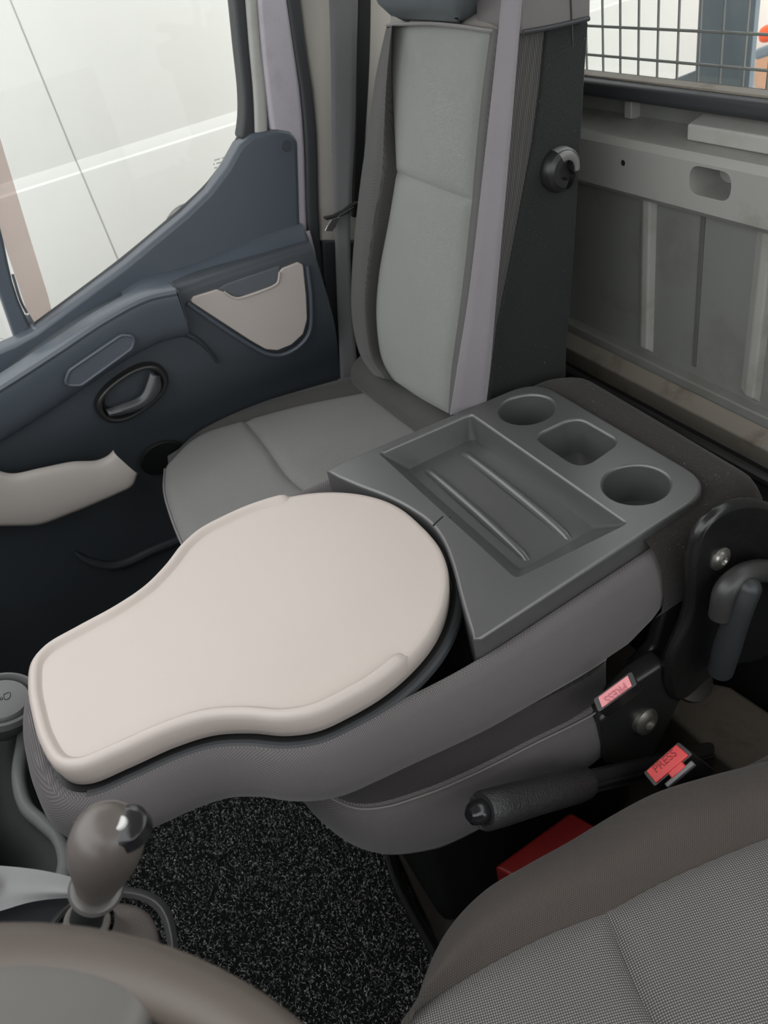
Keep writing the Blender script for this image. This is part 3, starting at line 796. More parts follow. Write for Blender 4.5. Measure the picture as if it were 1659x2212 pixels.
# B pillar ------------------------------------------------------
pl = thing("trim_1", (0.62, 1.55, 0.1), "beige door pillar with dark rubber door seal", "pillar", kind="structure")
vstrip("door_seal", [(585, -300), (612, -60), (634, 100), (650, 200), (659, 300), (664, 480), (674, 560), (700, 700), (718, 840)], [(625, -300), (646, -60), (664, 100), (678, 200), (687, 300), (690, 440), (697, 560), (714, 700), (736, 840)], 1.505, MT['rubber'], pl, 0.06, 0.010)
vstrip("belt_shade_strip", [(778, -300), (776, -60), (772, 120), (768, 300), (762, 470)], [(806, -300), (803, -60), (800, 120), (790, 300), (778, 470)], 1.512, MT['blackm'], pl, 0.02, 0.003)  # black strip added as painted shade between belt and seat
vstrip("lower_dark_strip", [(696, 520), (700, 600), (714, 700), (734, 870)], [(825, 520), (815, 600), (802, 700), (800, 870)], 1.512, MT['rubber'], pl, 0.05, 0.006)  # darker strip laid over the lower part of the pillar
vstrip("pillar_cover", [(622, -300), (640, -60), (660, 100), (676, 200), (685, 300), (690, 460), (697, 560), (712, 700), (734, 860)], [(850, -300), (872, -60), (858, 100), (845, 250), (830, 400), (815, 560), (800, 700), (798, 860)], 1.52, MT['pillar'], pl, 0.06, 0.006)
box("pillar_foot", (0.60, 1.54, 0.22), (0.12, 0.06, 0.44), MT['blackm'], pl)
struct(box("wall_right", (0.75, 1.60, 0.75), (0.36, 0.04, 1.65), MT['pillar']), "pale trimmed cab side behind the door pillar", "wall")

# driver's side of the cab (behind the camera) and the dashboard mass
struct(box("door_2", (-0.05, -0.52, 0.45), (1.3, 0.06, 0.85), MT['door']), "driver's door lining behind the viewpoint", "door")
dash = thing("dashboard", (-0.6, 0.55, 0.3), "dark grey dashboard ahead of the seats", "dashboard")
surf("dash_body", [[(x, y, z) for x, z in [(-0.50, 0.30), (-0.42, 0.45), (-0.40, 0.70), (-0.46, 0.86), (-0.62, 0.92), (-0.95, 0.94), (-1.0, 0.3)]] for y in (-0.49, 0.5, 1.44)], MT['door'], dash, n=40, sub=3, cap=True)
struct(box("wall_front", (-1.06, 0.5, 0.25), (0.06, 2.0, 0.62), MT['blackm']), "black footwell panel under the dashboard", "wall")

# ------------------------------------------------------------------ passenger seat
ps = thing("passenger_seat", (0.35, 1.2, 0.0), "grey fabric passenger seat with upright backrest beside the door", "seat")
ZC = 0.432
outl = cr([(0.062, 0.968), (0.058, 1.10), (0.066, 1.24), (0.085, 1.36), (0.125, 1.425), (0.20, 1.462), (0.33, 1.482), (0.46, 1.462), (0.60, 1.43), (0.64, 1.30), (0.64, 0.968), (0.35, 0.966)], 120, True)
inflate("cushion", outl, [(-0.02, 0.27), (0.0, 0.29), (0.004, 0.34), (0.002, 0.40), (-0.006, 0.422), (-0.022, 0.430), (-0.05, 0.431)], MT['fab_dark'], ps, angle=60)
box("seat_base", (0.40, 1.20, 0.14), (0.46, 0.44, 0.26), MT['blackm'], ps, bevel=0.02)
sm = [PZ(*p, 0.438) for p in [(362, 985), (430, 946), (530, 912), (640, 882), (800, 850)]]
ot = [np.array([*p, 0.432]) for p in [(0.108, 1.403), (0.20, 1.458), (0.33, 1.478), (0.46, 1.458), (0.60, 1.425)]]
surf("side_bolster", [sm, [(a * 0.6 + b * 0.4) + np.array([0, 0, hh]) for a, b, hh in zip(sm, ot, (0.001, 0.014, 0.020, 0.020, 0.018))], ot, [p + np.array([0, 0.004, -0.04]) for p in ot], [p + np.array([0.01, -0.02, -0.12]) for p in ot]], MT['fab_dark'], ps, n=50, sub=6)
Bc = PZ(530, 912, 0.438); Cc = np.array([0.335, 0.955, 0.44])
cross = [Bc, PZ(575, 968, 0.438), PZ(640, 1050, 0.438), Cc]
fr = [np.array([0.100, 1.402, 0.430]), np.array([0.078, 1.33, 0.430]), np.array([0.062, 1.20, 0.430]), np.array([0.058, 1.08, 0.430]), np.array([0.062, 0.957, 0.430])]
coons("front_insert", [fr[0], PZ(430, 946, 0.436), Bc], [fr[-1], np.array([0.2, 0.955, 0.436]), Cc], fr, cross, MT['fab_insert'], ps, n=36, m=50, puff=0.014, edge=0.014)
rr_ = [PZ(800, 850, 0.438), PZ(880, 905, 0.438), np.array([0.60, 0.957, 0.44])]
coons("rear_insert", [Bc, PZ(640, 882, 0.438), PZ(800, 850, 0.438)], [Cc, np.array([0.46, 0.955, 0.44]), rr_[-1]], cross, rr_, MT['fab_insert'], ps, n=40, m=40, puff=0.013, edge=0.014)
tube("piping", [p + np.array([-0.001, 0.0, 0.002]) for p in fr], 0.0022, MT['thread'], ps, seg=6, n=40)
# lower roll between cushion and backrest
tube("lower_roll", [(0.560, 0.965, 0.462), (0.555, 1.2, 0.462), (0.552, 1.385, 0.462)], 0.042, MT['fab_dark'], ps, seg=20, n=10)

ZX = np.array([[0.42, 0.505], [0.50, 0.522], [0.56, 0.540], [0.65, 0.568], [0.75, 0.598], [0.85, 0.625], [0.95, 0.650], [1.06, 0.668], [1.12, 0.676]])
def xf(z): return float(np.interp(z, ZX[:, 0], ZX[:, 1]))
def PF(px, py, dx=0.0):
    r = ray(px, py); t = 0.6 / r[0]
    for _ in range(60):
        p = CAM + r * t
        t += 0.6 * ((xf(p[2]) + dx) - p[0]) / r[0]
    return CAM + r * t
s_far_u = [PF(*p) for p in [(848, 52), (848, 150), (853, 270), (858, 372)]]
s_far_l = [PF(*p) for p in [(858, 372), (842, 470), (820, 590), (814, 680), (825, 770), (852, 822)]]
s_near_u = [PF(*p) for p in [(1060, 64), (1044, 180), (1030, 310), (1020, 432)]]
s_near_l = [PF(*p) for p in [(1020, 432), (1006, 560), (990, 690), (975, 800), (968, 893)]]
split = [PF(858, 372), PF(935, 402), PF(1020, 432)]
topc = [PF(848, 52), PF(930, 50), PF(1000, 56), PF(1060, 64)]
botc = [PF(852, 822), PF(905, 858), PF(968, 893)]
UPV = (-0.96, 0, 0.2)
coons("upper_back_insert", topc, split, s_far_u, s_near_u, MT['fab_back'], ps, n=40, m=50, puff=0.009, edge=0.014, updir=UPV)
coons("lower_back_insert", split, botc, s_far_l, s_near_l, MT['fab_back'], ps, n=40, m=60, puff=0.009, edge=0.014, updir=UPV)
# far bolster
sf = s_far_u[:-1] + s_far_l
cf = [PF(*p, -0.030) for p in [(846, 58), (836, 160), (830, 270), (824, 380), (808, 470), (792, 590), (788, 680), (802, 770), (832, 818)]]
of = [PY(*p, 1.405) for p in [(843, 58), (820, 160), (802, 270), (785, 380), (774, 470), (764, 590), (765, 680), (785, 760), (810, 800)]]
bf = [np.array([xf(p[2]) + 0.09, 1.40, p[2]]) for p in of]
surf("far_bolster", [sf, cf, of, bf], MT['fab_dark'], ps, n=60, sub=7)
# near bolster, then the side strip
sn = s_near_u[:-1] + s_near_l
cn = [PF(*p, -0.022) for p in [(1078, 64), (1064, 180), (1052, 310), (1044, 432), (1030, 560), (1016, 690), (1002, 800), (990, 893)]]
on = [PY(*p, 0.962) for p in [(1122, 72), (1108, 190), (1098, 315), (1086, 440), (1066, 565), (1042, 700), (1022, 800), (1008, 893)]]
en = [PY(*p, 0.955) for p in [(1185, 56), (1172, 190), (1155, 315), (1133, 432), (1108, 565), (1080, 700), (1066, 800), (1056, 890)]]
surf("near_bolster", [sn, cn, on, en], MT['fab_dark'], ps, n=60, sub=7)
# carpeted side and back shell
sd = [PY(*p, 0.950) for p in [(1183, 56), (1170, 190), (1153, 315), (1131, 432), (1106, 565), (1078, 700), (1054, 900), (1222, 900), (1224, 760), (1240, 560), (1254, 330), (1264, 160), (1272, 46)]]
prism("side_carpet", sd, (0, 0.02, 0), MT['carpet_side'], ps, bevel=0.003)
rb = [np.array([PY(*p, 0.95)[0], 0, PY(*p, 0.95)[2]]) for p in [(1222, 900), (1224, 760), (1254, 330), (1272, 46)]]
surf("back_shell", [[(q[0], y, q[2]) for q in rb] for y in (0.955, 1.18, 1.40)], MT['carpet_side'], ps, n=12, sub=3, solid=0.01)
box("back_core", (0.675, 1.18, 0.62), (0.05, 0.40, 0.30), MT['fab_dark'], ps)
# top of the backrest
tf = [p.copy() for p in [of[0]] + [PF(848, 54, -0.006), PF(930, 51, -0.012), PF(1000, 57, -0.010), PF(1060, 66, -0.006)] + [on[0]]]
tb = [np.array([0.755, y, 1.075]) for y in (1.395, 1.33, 1.2, 1.1, 1.02, 0.965)]
tm = [(a + b) / 2 + np.array([0, 0, 0.018]) for a, b in zip(tf, tb)]
surf("top_panel", [tf, tm, tb], fabric("seat_top_fabric", S(126, 122, 116), S(150, 146, 138), scale=1500), ps, n=40, sub=6)
tube("top_seam", [p + np.array([-0.003, 0, 0.001]) for p in tf], 0.0025, MT['thread'], ps, seg=6, n=40)
# plastic shoulder cap
cap = rpoly([PY(*p, 0.940) for p in [(1128, -160), (1128, 76), (1200, 62), (1274, 44), (1276, -160)]], 0.004, 3)
sc_ = prism("shoulder_cap", cap, (0, 0.10, 0), plastic("cap_plastic", S(88, 84, 84), 0.35), ps, bevel=0.008, segs=4)
tube("cap_lip", [PY(*p, 0.938) for p in [(1130, 70), (1200, 57), (1272, 40)]], 0.003, MT['rubber'], sc_, seg=8)
box("cap_joint", PY(1232, -40, 0.9395), (0.0015, 0.002, 0.14), MT['black'], sc_)
# broken recliner boss
kc = PY(1204, 365, 0.950)
boss = lathe("recliner_boss", [(0.030, 0.0), (0.030, 0.008), (0.027, 0.016), (0.021, 0.020), (0.012, 0.020), (0.010, 0.010), (0.0, 0.010)], kc, (0, -1, 0), MT['black'], ps, seg=36)
cut(boss, [prism("boss_cutter", [kc + np.array([a, -0.008, b]) for a, b in [(-0.006, -0.03), (0.004, -0.012), (-0.003, 0.0), (0.006, 0.02), (0.014, 0.024), (0.010, 0.0), (0.016, -0.01), (0.004, -0.034)]], (0, -0.04, 0), MT['black'])])
o_ = obj("boss_cover", [kc + np.array([r * math.cos(a), -h, r * math.sin(a)]) for r, h in ((0.031, 0.003), (0.030, 0.012), (0.024, 0.019), (0.015, 0.022)) for a in np.linspace(-0.25, 1.9, 16)], grid_faces(16, 4), plastic("boss_grey", S(104, 104, 102), 0.35), None, solid=0.003)
adopt(o_, boss)
# headrest with its chrome posts
hc_ = np.array([0.700, 1.175, 1.185])
hr = rpoly([(0.615, 1.015), (0.615, 1.265), (0.755, 1.245), (0.755, 1.035)], 0.05, 8)
inflate("headrest", hr, [(-0.062, 1.072), (-0.045, 1.075), (-0.025, 1.085), (-0.010, 1.102), (0.0, 1.13), (0.004, 1.18), (0.0, 1.25), (-0.02, 1.29), (-0.05, 1.30)], plastic("headrest_vinyl", S(84, 90, 92), 0.4), ps, angle=70)
for yy in (1.045, 1.235):
    tube("headrest_post", [(0.735, yy, 1.04), (0.735, yy, 1.14)], 0.0065, MT['chrome'], ps, seg=12)
lathe("post_collar", [(0.0, 0.016), (0.012, 0.016), (0.016, 0.012), (0.016, 0.0)], (0.738, 1.045, 1.078), (0, 0, 1), MT['chrome'], ps, seg=20)

# ------------------------------------------------------------------ folded middle seat
YC = 0.728
ms = thing("folded_middle_seat", (0.25, YC, 0.0), "middle seat folded flat into a table with tray and cup holders", "seat")
half = [(-0.182, 0.0), (-0.180, 0.045), (-0.170, 0.085), (-0.150, 0.102), (-0.11, 0.108), (-0.06, 0.113), (-0.02, 0.124), (0.015, 0.146), (0.045, 0.172), (0.075, 0.187), (0.11, 0.191)]
lidh = half + [(0.15, 0.190), (0.19, 0.181), (0.23, 0.163), (0.265, 0.135), (0.293, 0.098), (0.310, 0.055), (0.3145, 0.0)]
lid_pts = [(x, YC - h) for x, h in lidh] + [(x, YC + h) for x, h in lidh[-2:0:-1]]
lid_o = cr(lid_pts, 220, True)
lid = inflate("table_lid", lid_o, [(-0.004, 0.574), (0.0, 0.578), (0.0015, 0.596), (0.0, 0.603), (-0.003, 0.6055), (-0.008, 0.606)], MT['lid'], ms, angle=60)
# raised rim, open towards the round end
L2 = np.array(lid_o); nn = normals2(L2)
i0 = int(np.argmin(np.linalg.norm(L2 - np.array([0.192, YC - 0.181]), axis=1)))
i1 = int(np.argmin(np.linalg.norm(L2 - np.array([0.208, YC + 0.176]), axis=1)))
order = []
for k in range(i1, i1 + 220):
    order.append(k % 220)
    if k % 220 == i0: break
nr = len(order); V = []
sec = [(0.0010, 0.586), (0.0022, 0.594), (0.0022, 0.604), (0.0006, 0.6095), (-0.003, 0.6125), (-0.007, 0.6128), (-0.0105, 0.6105), (-0.0125, 0.607), (-0.0150, 0.6055)]
for off, z in sec:
    for j, k in enumerate(order):
        e_ = min(j, nr - 1 - j); fz = min(1.0, math.sqrt(max(0.0, e_ / 1.6)))
        base = 0.6045 if z > 0.6045 else z
        q = L2[k] + nn[k] * (off if e_ > 0 else off * 0.6 - 0.002)
        V.append((q[0], q[1], base + (z - base) * fz))
rim = obj("lid_rim", V, grid_faces(nr, len(sec)), MT['lid'], None, angle=80)
adopt(rim, lid)
# bead groove running round the lid
body_half = [(x, h) for x, h in half] + [(0.15, 0.193), (0.25, 0.198), (0.37, 0.191), (0.545, 0.178)]
bh = [(x, h) for x, h in half] + [(0.15, 0.192), (0.20, 0.192), (0.245, 0.192)]
nb = normals2(lid_o)
bead = [(p[0] + q[0] * 0.009, p[1] + q[1] * 0.009, 0.571) for p, q in zip(lid_o, nb)]
bead = [b for b in bead if (b[1] < YC - 0.06 and b[0] > -0.16) or b[0] > 0.14]
tube("lid_bead", bead, 0.0065, MT['rubber'], ms, seg=10, n=200)
inflate("lid_bed", lid_o, [(0.004, 0.55), (0.005, 0.573), (-0.004, 0.572)], MT['black'], ms)
# fabric body of the folded backrest
def zb(x, y): return float(np.interp(x, [-0.18, 0.0, 0.1, 0.3, 0.40, 0.46, 0.50, 0.525], [0.505, 0.500, 0.492, 0.471, 0.457, 0.455, 0.472, 0.495]))
def zmid(k): return lambda x, y: zb(x, y) * (1 - k) + 0.572 * k
def inflate_open(name, path, prof, mat, parent, flip=False, **kw):
    P = np.array(path)[:, :2]; t = np.gradient(P, axis=0)
    sg = -1.0 if flip else 1.0
    nn = sg * np.stack([t[:, 1], -t[:, 0]], 1); nn /= np.linalg.norm(nn, axis=1, keepdims=True)
    n = len(P); V = []
    for off, z in prof:
        for i in range(n):
            o_f = off(P[i]) if callable(off) else off
            q = o_f if isinstance(o_f, np.ndarray) else P[i] + nn[i] * o_f
            V.append((q[0], q[1], z(q[0], q[1]) if callable(z) else z))
    return obj(name, V, grid_faces(n, len(prof)), mat, parent, **kw)
bd_open = cr([(x, YC + h) for x, h in body_half[::-1]] + [(x, YC - h) for x, h in body_half[1:]], 240)
inflate_open("folded_backrest", bd_open, [(-0.06, lambda x, y: zb(x, y) - 0.004), (0.0, lambda x, y: zb(x, y) - 0.002), (0.022, zmid(0.03)), (0.033, zmid(0.16)), (0.036, zmid(0.42)), (0.032, zmid(0.72)), (0.024, zmid(0.93)), (0.016, 0.576), (0.007, 0.574), (-0.012, 0.55), (-0.02, 0.51)], MT['fab_side'], ms, angle=70)
# stitched seam along the lower edge on the driver's side
bl = [p for p in bd_open if p[1] < YC]
bl = sorted([p for p in bl if 0.02 < p[0] < 0.46], key=lambda p: p[0])
tube("stitch_seam", [(p[0], p[1] - 0.028, zb(p[0], 0) + 0.010) for p in bl[::6]], 0.0012, MT['thread'], ms, seg=6)
# carpet covered rear end
def tray_in(p, r):
    c = np.array([min(p[0], 0.579), min(max(p[1], 0.609), 0.859)]); d_ = p - c
    return c + d_ / max(np.linalg.norm(d_), 1e-6) * r
co = rpoly([(0.510, 0.549), (0.66, 0.553), (0.672, 0.562), (0.684, 0.885), (0.66, 0.903), (0.500, 0.905)], [0.0, 0.01, 0.01, 0.016, 0.02, 0.0], 6)
co = cr(co[:1] + co[1:], 90)
inflate_open("rear_carpet", co, [(0.0, 0.468), (0.028, 0.475), (0.038, 0.495), (0.041, 0.53), (0.036, 0.562), (0.024, 0.582), (0.008, 0.591), (lambda p: tray_in(p, 0.046), 0.591), (lambda p: tray_in(p, 0.043), 0.57)], MT['carpet_bk'], ms, angle=70)
# the dark tray with pockets and cup holders
TZ = 0.602
front = [(0.262, 0.529), (0.268, 0.545), (0.285, 0.589), (0.308, 0.645), (0.322, 0.69), (0.3265, 0.728), (0.3215, 0.77), (0.31, 0.815), (0.29, 0.868), (0.276, 0.912), (0.273, 0.927)]
frc = [tuple(p) for p in cr(front, 36)]
rear = rpoly([(0.30, 0.931), (0.634, 0.914), (0.634, 0.552), (0.27, 0.525)], [0, 0.055, 0.055, 0], 10)
tr_pts = [np.array([x, y]) for x, y in frc] + [np.array([p[0], p[1]]) for p in rear]
tray = inflate("storage_tray", tr_pts, [(0.0, 0.53), (0.0, TZ - 0.005), (-0.0006, TZ - 0.0028), (-0.0018, TZ - 0.0010), (-0.0032, TZ - 0.0002), (-0.0045, TZ)], MT['tray'], ms, angle=40)
def pocket(topq, botq, z0, r0, r1):
    """cutter with a flared, rounded mouth"""
    a = np.array(rpoly(topq, r0, 8)); b = np.array(rpoly(botq, r1, 8)); na = normals2(a); n = len(a)
    rings = [(b, z0), (a, TZ - 0.0045), (a + na * 0.0005, TZ - 0.0026), (a + na * 0.0016, TZ - 0.0010), (a + na * 0.0032, TZ - 0.0001), (a + na * 0.0036, TZ + 0.01)]
    V = [(p[0], p[1], z) for R_, z in rings for p in R_]
    Fc = grid_faces(n, len(rings), True) + [tuple(range(n)), tuple((len(rings) - 1) * n + k for k in range(n))]
    return obj("tray_cutter", V, Fc, MT['tray'])
def cup(x, y, seg=48):
    return lathe("tray_cutter", [(0.037, 0.545), (0.0402, TZ - 0.0045), (0.0407, TZ - 0.0026), (0.0417, TZ - 0.0010), (0.0432, TZ - 0.0001), (0.0436, TZ + 0.01)], (x, y, 0), (0, 0, 1), MT['tray'], seg=seg)
c_main = pocket([(0.354, 0.577), (0.354, 0.910), (0.505, 0.903), (0.507, 0.570)], [(0.386, 0.618), (0.384, 0.898), (0.502, 0.898), (0.502, 0.622)], 0.562, 0.006, 0.010)
c_sq = pocket([(0.537, 0.688), (0.537, 0.791), (0.611, 0.789), (0.613, 0.701)], [(0.541, 0.694), (0.541, 0.785), (0.606, 0.784), (0.608, 0.704)], 0.548, 0.022, 0.018)
cut(tray, [c_main, c_sq, cup(0.573, 0.855), cup(0.566, 0.618)])
wnm = tray.modifiers.new("normals", 'WEIGHTED_NORMAL'); wnm.keep_sharp = True; wnm.weight = 80
for (a, b) in [((0.406, 0.874), (0.404, 0.634)), ((0.469, 0.872), (0.467, 0.632))]:
    adopt(tube("floor_rib", [(a[0], a[1] + 0.006, 0.556), (a[0], a[1], 0.5605), (b[0], b[1], 0.5605), (b[0], b[1] - 0.006, 0.556)], 0.0062, MT['tray'], None, seg=12, n=24), tray)
# split in the front edge of the tray
adopt(box("edge_crack", (0.337, 0.722, TZ - 0.0006), (0.020, 0.0022, 0.002), MT['blackm'], None, rot=[[0.94, -0.34, 0], [0.34, 0.94, 0], [0, 0, 1]]), tray)
adopt(box("edge_crack", (0.349, 0.716, TZ - 0.0016), (0.010, 0.003, 0.002), MT['blackm'], None, rot=[[0.7, -0.7, 0], [0.7, 0.7, 0], [0, 0, 1]]), tray)

# lower cushion of the middle seat
mo = cr([(0.052, 0.60), (0.045, 0.75), (0.055, 0.88), (0.12, 0.925), (0.40, 0.925), (0.44, 0.88), (0.445, 0.55), (0.43, 0.518), (0.30, 0.508), (0.16, 0.512), (0.085, 0.535)], 140, True)
def zt(x, y): return float(np.interp(x, [0.05, 0.2, 0.45], [0.445, 0.425, 0.385]))
def zl(k): return lambda x, y: zt(x, y) * (1 - k) + k * float(np.interp(x, [0.05, 0.16, 0.30, 0.45], [0.335, 0.285, 0.27, 0.255]))
inflate("lower_cushion", mo, [(-0.03, zl(1.0)), (-0.006, zl(0.97)), (0.008, zl(0.75)), (0.013, zl(0.45)), (0.010, zl(0.12)), (0.002, zl(0.0)), (-0.012, lambda x, y: zt(x, y) + 0.004), (-0.05, lambda x, y: zt(x, y) + 0.004)], MT['fab_side'], ms, angle=70)
# dark recessed band under the folded backrest
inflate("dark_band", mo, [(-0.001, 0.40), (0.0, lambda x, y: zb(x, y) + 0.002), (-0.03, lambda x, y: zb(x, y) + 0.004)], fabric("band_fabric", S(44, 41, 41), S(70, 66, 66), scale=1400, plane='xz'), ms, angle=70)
ml = [p for p in mo if p[1] < 0.60 and p[0] < 0.44]
ml = sorted(ml, key=lambda p: p[0])
tube("stitch_seam", [(p[0], p[1] - 0.006, zt(p[0], 0) - 0.001) for p in ml[::3]], 0.0012, MT['thread'], ms, seg=6)
box("seat_base", (0.33, 0.75, 0.14), (0.36, 0.40, 0.25), MT['blackm'], ms, bevel=0.02)

# hinge cover at the rear of the folded seat, with bolt and release lever
hp = [PY(*p, 0.478) for p in [(1445, 1440), (1490, 1330), (1497, 1215), (1520, 1145), (1560, 1105), (1610, 1086), (1665, 1090), (1720, 1130), (1740, 1300), (1660, 1420), (1560, 1450), (1470, 1520)]]
hv = prism("hinge_cover", [tuple(p) for p in cr(hp, 60, True)], (0, 0.018, 0), plastic("hinge_black", S(26, 26, 26), 0.25), ms, bevel=0.010, segs=4, angle=40)
bc = PY(1556, 1207, 0.477)
adopt(lathe("hinge_bolt", [(0.0, 0.003), (0.004, 0.003), (0.0055, 0.006), (0.0095, 0.005), (0.011, 0.0025), (0.0145, 0.0015), (0.015, -0.004)], bc, (0, -1, 0.1), MT['bolt'], None, seg=24), hv)
adopt(tube("release_lever", [PY(1556, 1330, 0.45), PY(1570, 1272, 0.45), PY(1610, 1240, 0.45), PY(1670, 1236, 0.45), PY(1720, 1270, 0.45)], 0.0135, plastic("lever_grey", S(50, 50, 49), 0.4), None, seg=16, n=40), hv)
la = tube("lever_arm", [PY(1556, 1450, 0.445), PY(1578, 1375, 0.44), PY(1606, 1300, 0.435), PY(1618, 1272, 0.435)], [0.015, 0.016, 0.0145, 0.0135], plastic("lever_dark", S(40, 43, 44), 0.5), None, seg=16, n=30, caps=False)
adopt(la, hv)
lt = PY(1618, 1272, 0.435); ld = lt - PY(1606, 1300, 0.435)
adopt(lathe("lever_tip", [(0.0135 * math.cos(a), 0.0135 * math.sin(a)) for a in np.linspace(-0.2, 1.5, 8)], lt, ld, bpy.data.materials['lever_dark'], None, seg=20), hv)
# seat frame bracket with its fixing bolt
prism("side_shield", [PY(*p, 0.520) for p in [(1436, 1325), (1510, 1180), (1540, 1180), (1520, 1340), (1450, 1470), (1400, 1520), (1370, 1450), (1415, 1400)]], (0, 0.02, 0), MT['black'], ms, bevel=0.006)
brk = [PY(*p, 0.49) for p in [(1296, 1560), (1380, 1470), (1440, 1430), (1480, 1500), (1420, 1620), (1395, 1660), (1310, 1650)]]
bo = prism("frame_bracket", brk, (0, 0.03, 0), MT['black'], ms, bevel=0.006)
b2 = PY(1395, 1558, 0.486)
adopt(lathe("bracket_bolt", [(0.0, 0.004), (0.007, 0.003), (0.008, 0.008), (0.013, 0.007), (0.019, 0.003), (0.020, -0.006)], b2, (0.1, -1, 0.2), MT['bolt'], None, seg=24), bo)
for px, py, r in ((1497, 1583, 0.011), (1398, 1631, 0.011)):
    c = PY(px, py, 0.52)
    lathe("frame_hole_ring", [(r, 0), (r + 0.003, 0.003), (r + 0.004, 0.0), (r + 0.004, -0.01), (r, -0.01)], c, (0, -1, 0.3), MT['blackm'], ms, seg=20)
lathe("floor_plug", [(0.0, 0.004), (0.028, 0.004), (0.036, 0.0), (0.036, -0.006)], PZ(1490, 1462, 0.30), (0.2, -0.6, 1), metal("plug", S(46, 43, 38), 0.5, 0.3), ms, seg=28)

# ------------------------------------------------------------------ belts
def ribbon(name, L, Rr, mat, par, th=0.0014, n=60):
    a, b = cr(L, n), cr(Rr, n)
    V = []
    for i in range(n):
        for k in range(5):
            t = k / 4; V.append(a[i] * (1 - t) + b[i] * t)
    return obj(name, V, grid_faces(5, n), mat, par, solid=th)
sb = thing("seat_belt", PY(1015, 880, 0.925), "light grey belt webbing hanging in front of the passenger backrest side", "seat belt")
ribbon("webbing", [PY(*p, y) for p, y in [((1150, -700), 0.95), ((1098, -200), 0.93), ((1083, 0), 0.93), ((1048, 330), 0.928), ((1012, 640), 0.925), ((990, 780), 0.925), ((972, 896), 0.93)]],
       [PY(*p, y) for p, y in [((1210, -700), 0.94), ((1148, -200), 0.918), ((1128, 0), 0.918), ((1100, 330), 0.914), ((1072, 640), 0.912), ((1060, 780), 0.912), ((1048, 884), 0.92)]], MT['webbing'], sb)
db = thing("door_belt", (0.56, 1.45, 0.42), "dark grey belt webbing running down the door pillar with metal tongue", "seat belt")
ribbon("webbing", [PY(*p, 1.47) for p in [(700, -300), (708, -60), (714, 120), (716, 300), (722, 470), (728, 640), (736, 828)]],
       [PY(*p, 1.46) for p in [(775, -300), (774, -60), (770, 120), (766, 300), (757, 470), (760, 640), (775, 828)]], MT['webbing2'], db)
tg = [PY(*p, 1.445) for p in [(703, 470), (706, 477), (722, 474), (748, 464), (772, 444), (776, 436), (768, 438), (745, 455), (722, 466)]]
tl = prism("tongue_holder", tg, (0, 0.012, 0), MT['black'], db, bevel=0.002)
tb_ = [PY(*p, 1.443) for p in [(716, 474), (735, 468), (724, 492), (718, 500), (702, 499), (706, 490)]]
prism("metal_tongue", tb_, (0, 0.003, 0), MT['chrome'], db, bevel=0.0006)
prism("tongue_plate", [PY(*p, 1.441) for p in [(733, 470), (752, 461), (766, 450), (764, 447), (748, 457), (731, 466)]], (0, 0.003, 0), MT['chrome'], db, bevel=0.0006)
prism("belt_anchor", [PY(*p, 1.462) for p in [(733, 820), (776, 818), (778, 832), (734, 834)]], (0, 0.008, 0), plastic("anchor_plate", S(110, 108, 106), 0.4), db, bevel=0.002)


def PP(px, py, p0, n):
    r = ray(px, py); n = np.array(n, float)
    return CAM + r * (float(np.dot(np.array(p0) - CAM, n)) / float(np.dot(r, n)))


def buckle(name, label, quad, ctr, y, bdir, blen, mcol, mdark, flip, tab=False, outer=1.16):
    c0 = PY(*ctr, y); d = np.array(bdir, float); d /= np.linalg.norm(d)
    Q = [PP(*q, c0, d) for q in quad]
    c = sum(Q) / 4
    root = thing(name, c + d * blen, label, "belt buckle")
    O = [c + (q - c) * outer for q in Q]
    prism("casing", [o - d * 0.001 for o in rpoly(O, 0.003, 3)], d * blen, MT['black'], root, bevel=0.003)
    bt = prism("press_button", [c + (q - c) * 0.97 - d * 0.0035 for q in Q], d * 0.006, mcol, root, bevel=0.0012)
    u = Q[1] - Q[0]; u /= np.linalg.norm(u); v = Q[0] - Q[3]; v /= np.linalg.norm(v)
    v = v - u * (v @ u); v /= np.linalg.norm(v)
    if flip: u, v = -u, -v
    wid = np.linalg.norm(Q[1] - Q[0])
    tx = text("lettering", "PRESS", c - d * 0.0040 + (v * 0.002 if not tab else v * 0.003), u, v, wid * 0.27, mdark, None)
    adopt(tx, bt)
    return root, c, u, v, d, Q


buckle("buckle", "faded pink seat belt buckle bolted to the folded seat", [(1291, 1507), (1357, 1458), (1367, 1482), (1300, 1531)], (1329, 1495), 0.455, (0.42, 0.34, -0.84), 0.075, MT['pink'], MT['pink_d'], True, False, 1.26)
rb_, c, u, v, d, Q = buckle("buckle", "bright red seat belt buckle standing beside the driver seat", [(1396, 1667), (1463, 1608), (1491, 1632), (1418, 1694)], (1442, 1650), 0.405, (0.50, 0.02, -0.86), 0.085, MT['red'], MT['red_d'], False, True, 1.14)
box("release_tab", c - v * 0.0105 + u * 0.004 + d * 0.003, (0.022, 0.012, 0.010), MT['red'], rb_, bevel=0.002, rot=np.stack([u, v, np.cross(u, v)], axis=1))
box("slot_edge", c - v * 0.0175 + u * 0.003 + d * 0.003, (0.042, 0.006, 0.008), plastic("buckle_grey", S(104, 104, 104), 0.35), rb_, bevel=0.0015, rot=np.stack([u, v, np.cross(u, v)], axis=1))
tube("buckle_stalk", [c + d * 0.08, c + d * 0.16, c + d * 0.22], 0.014, MT['black'], rb_, seg=12)

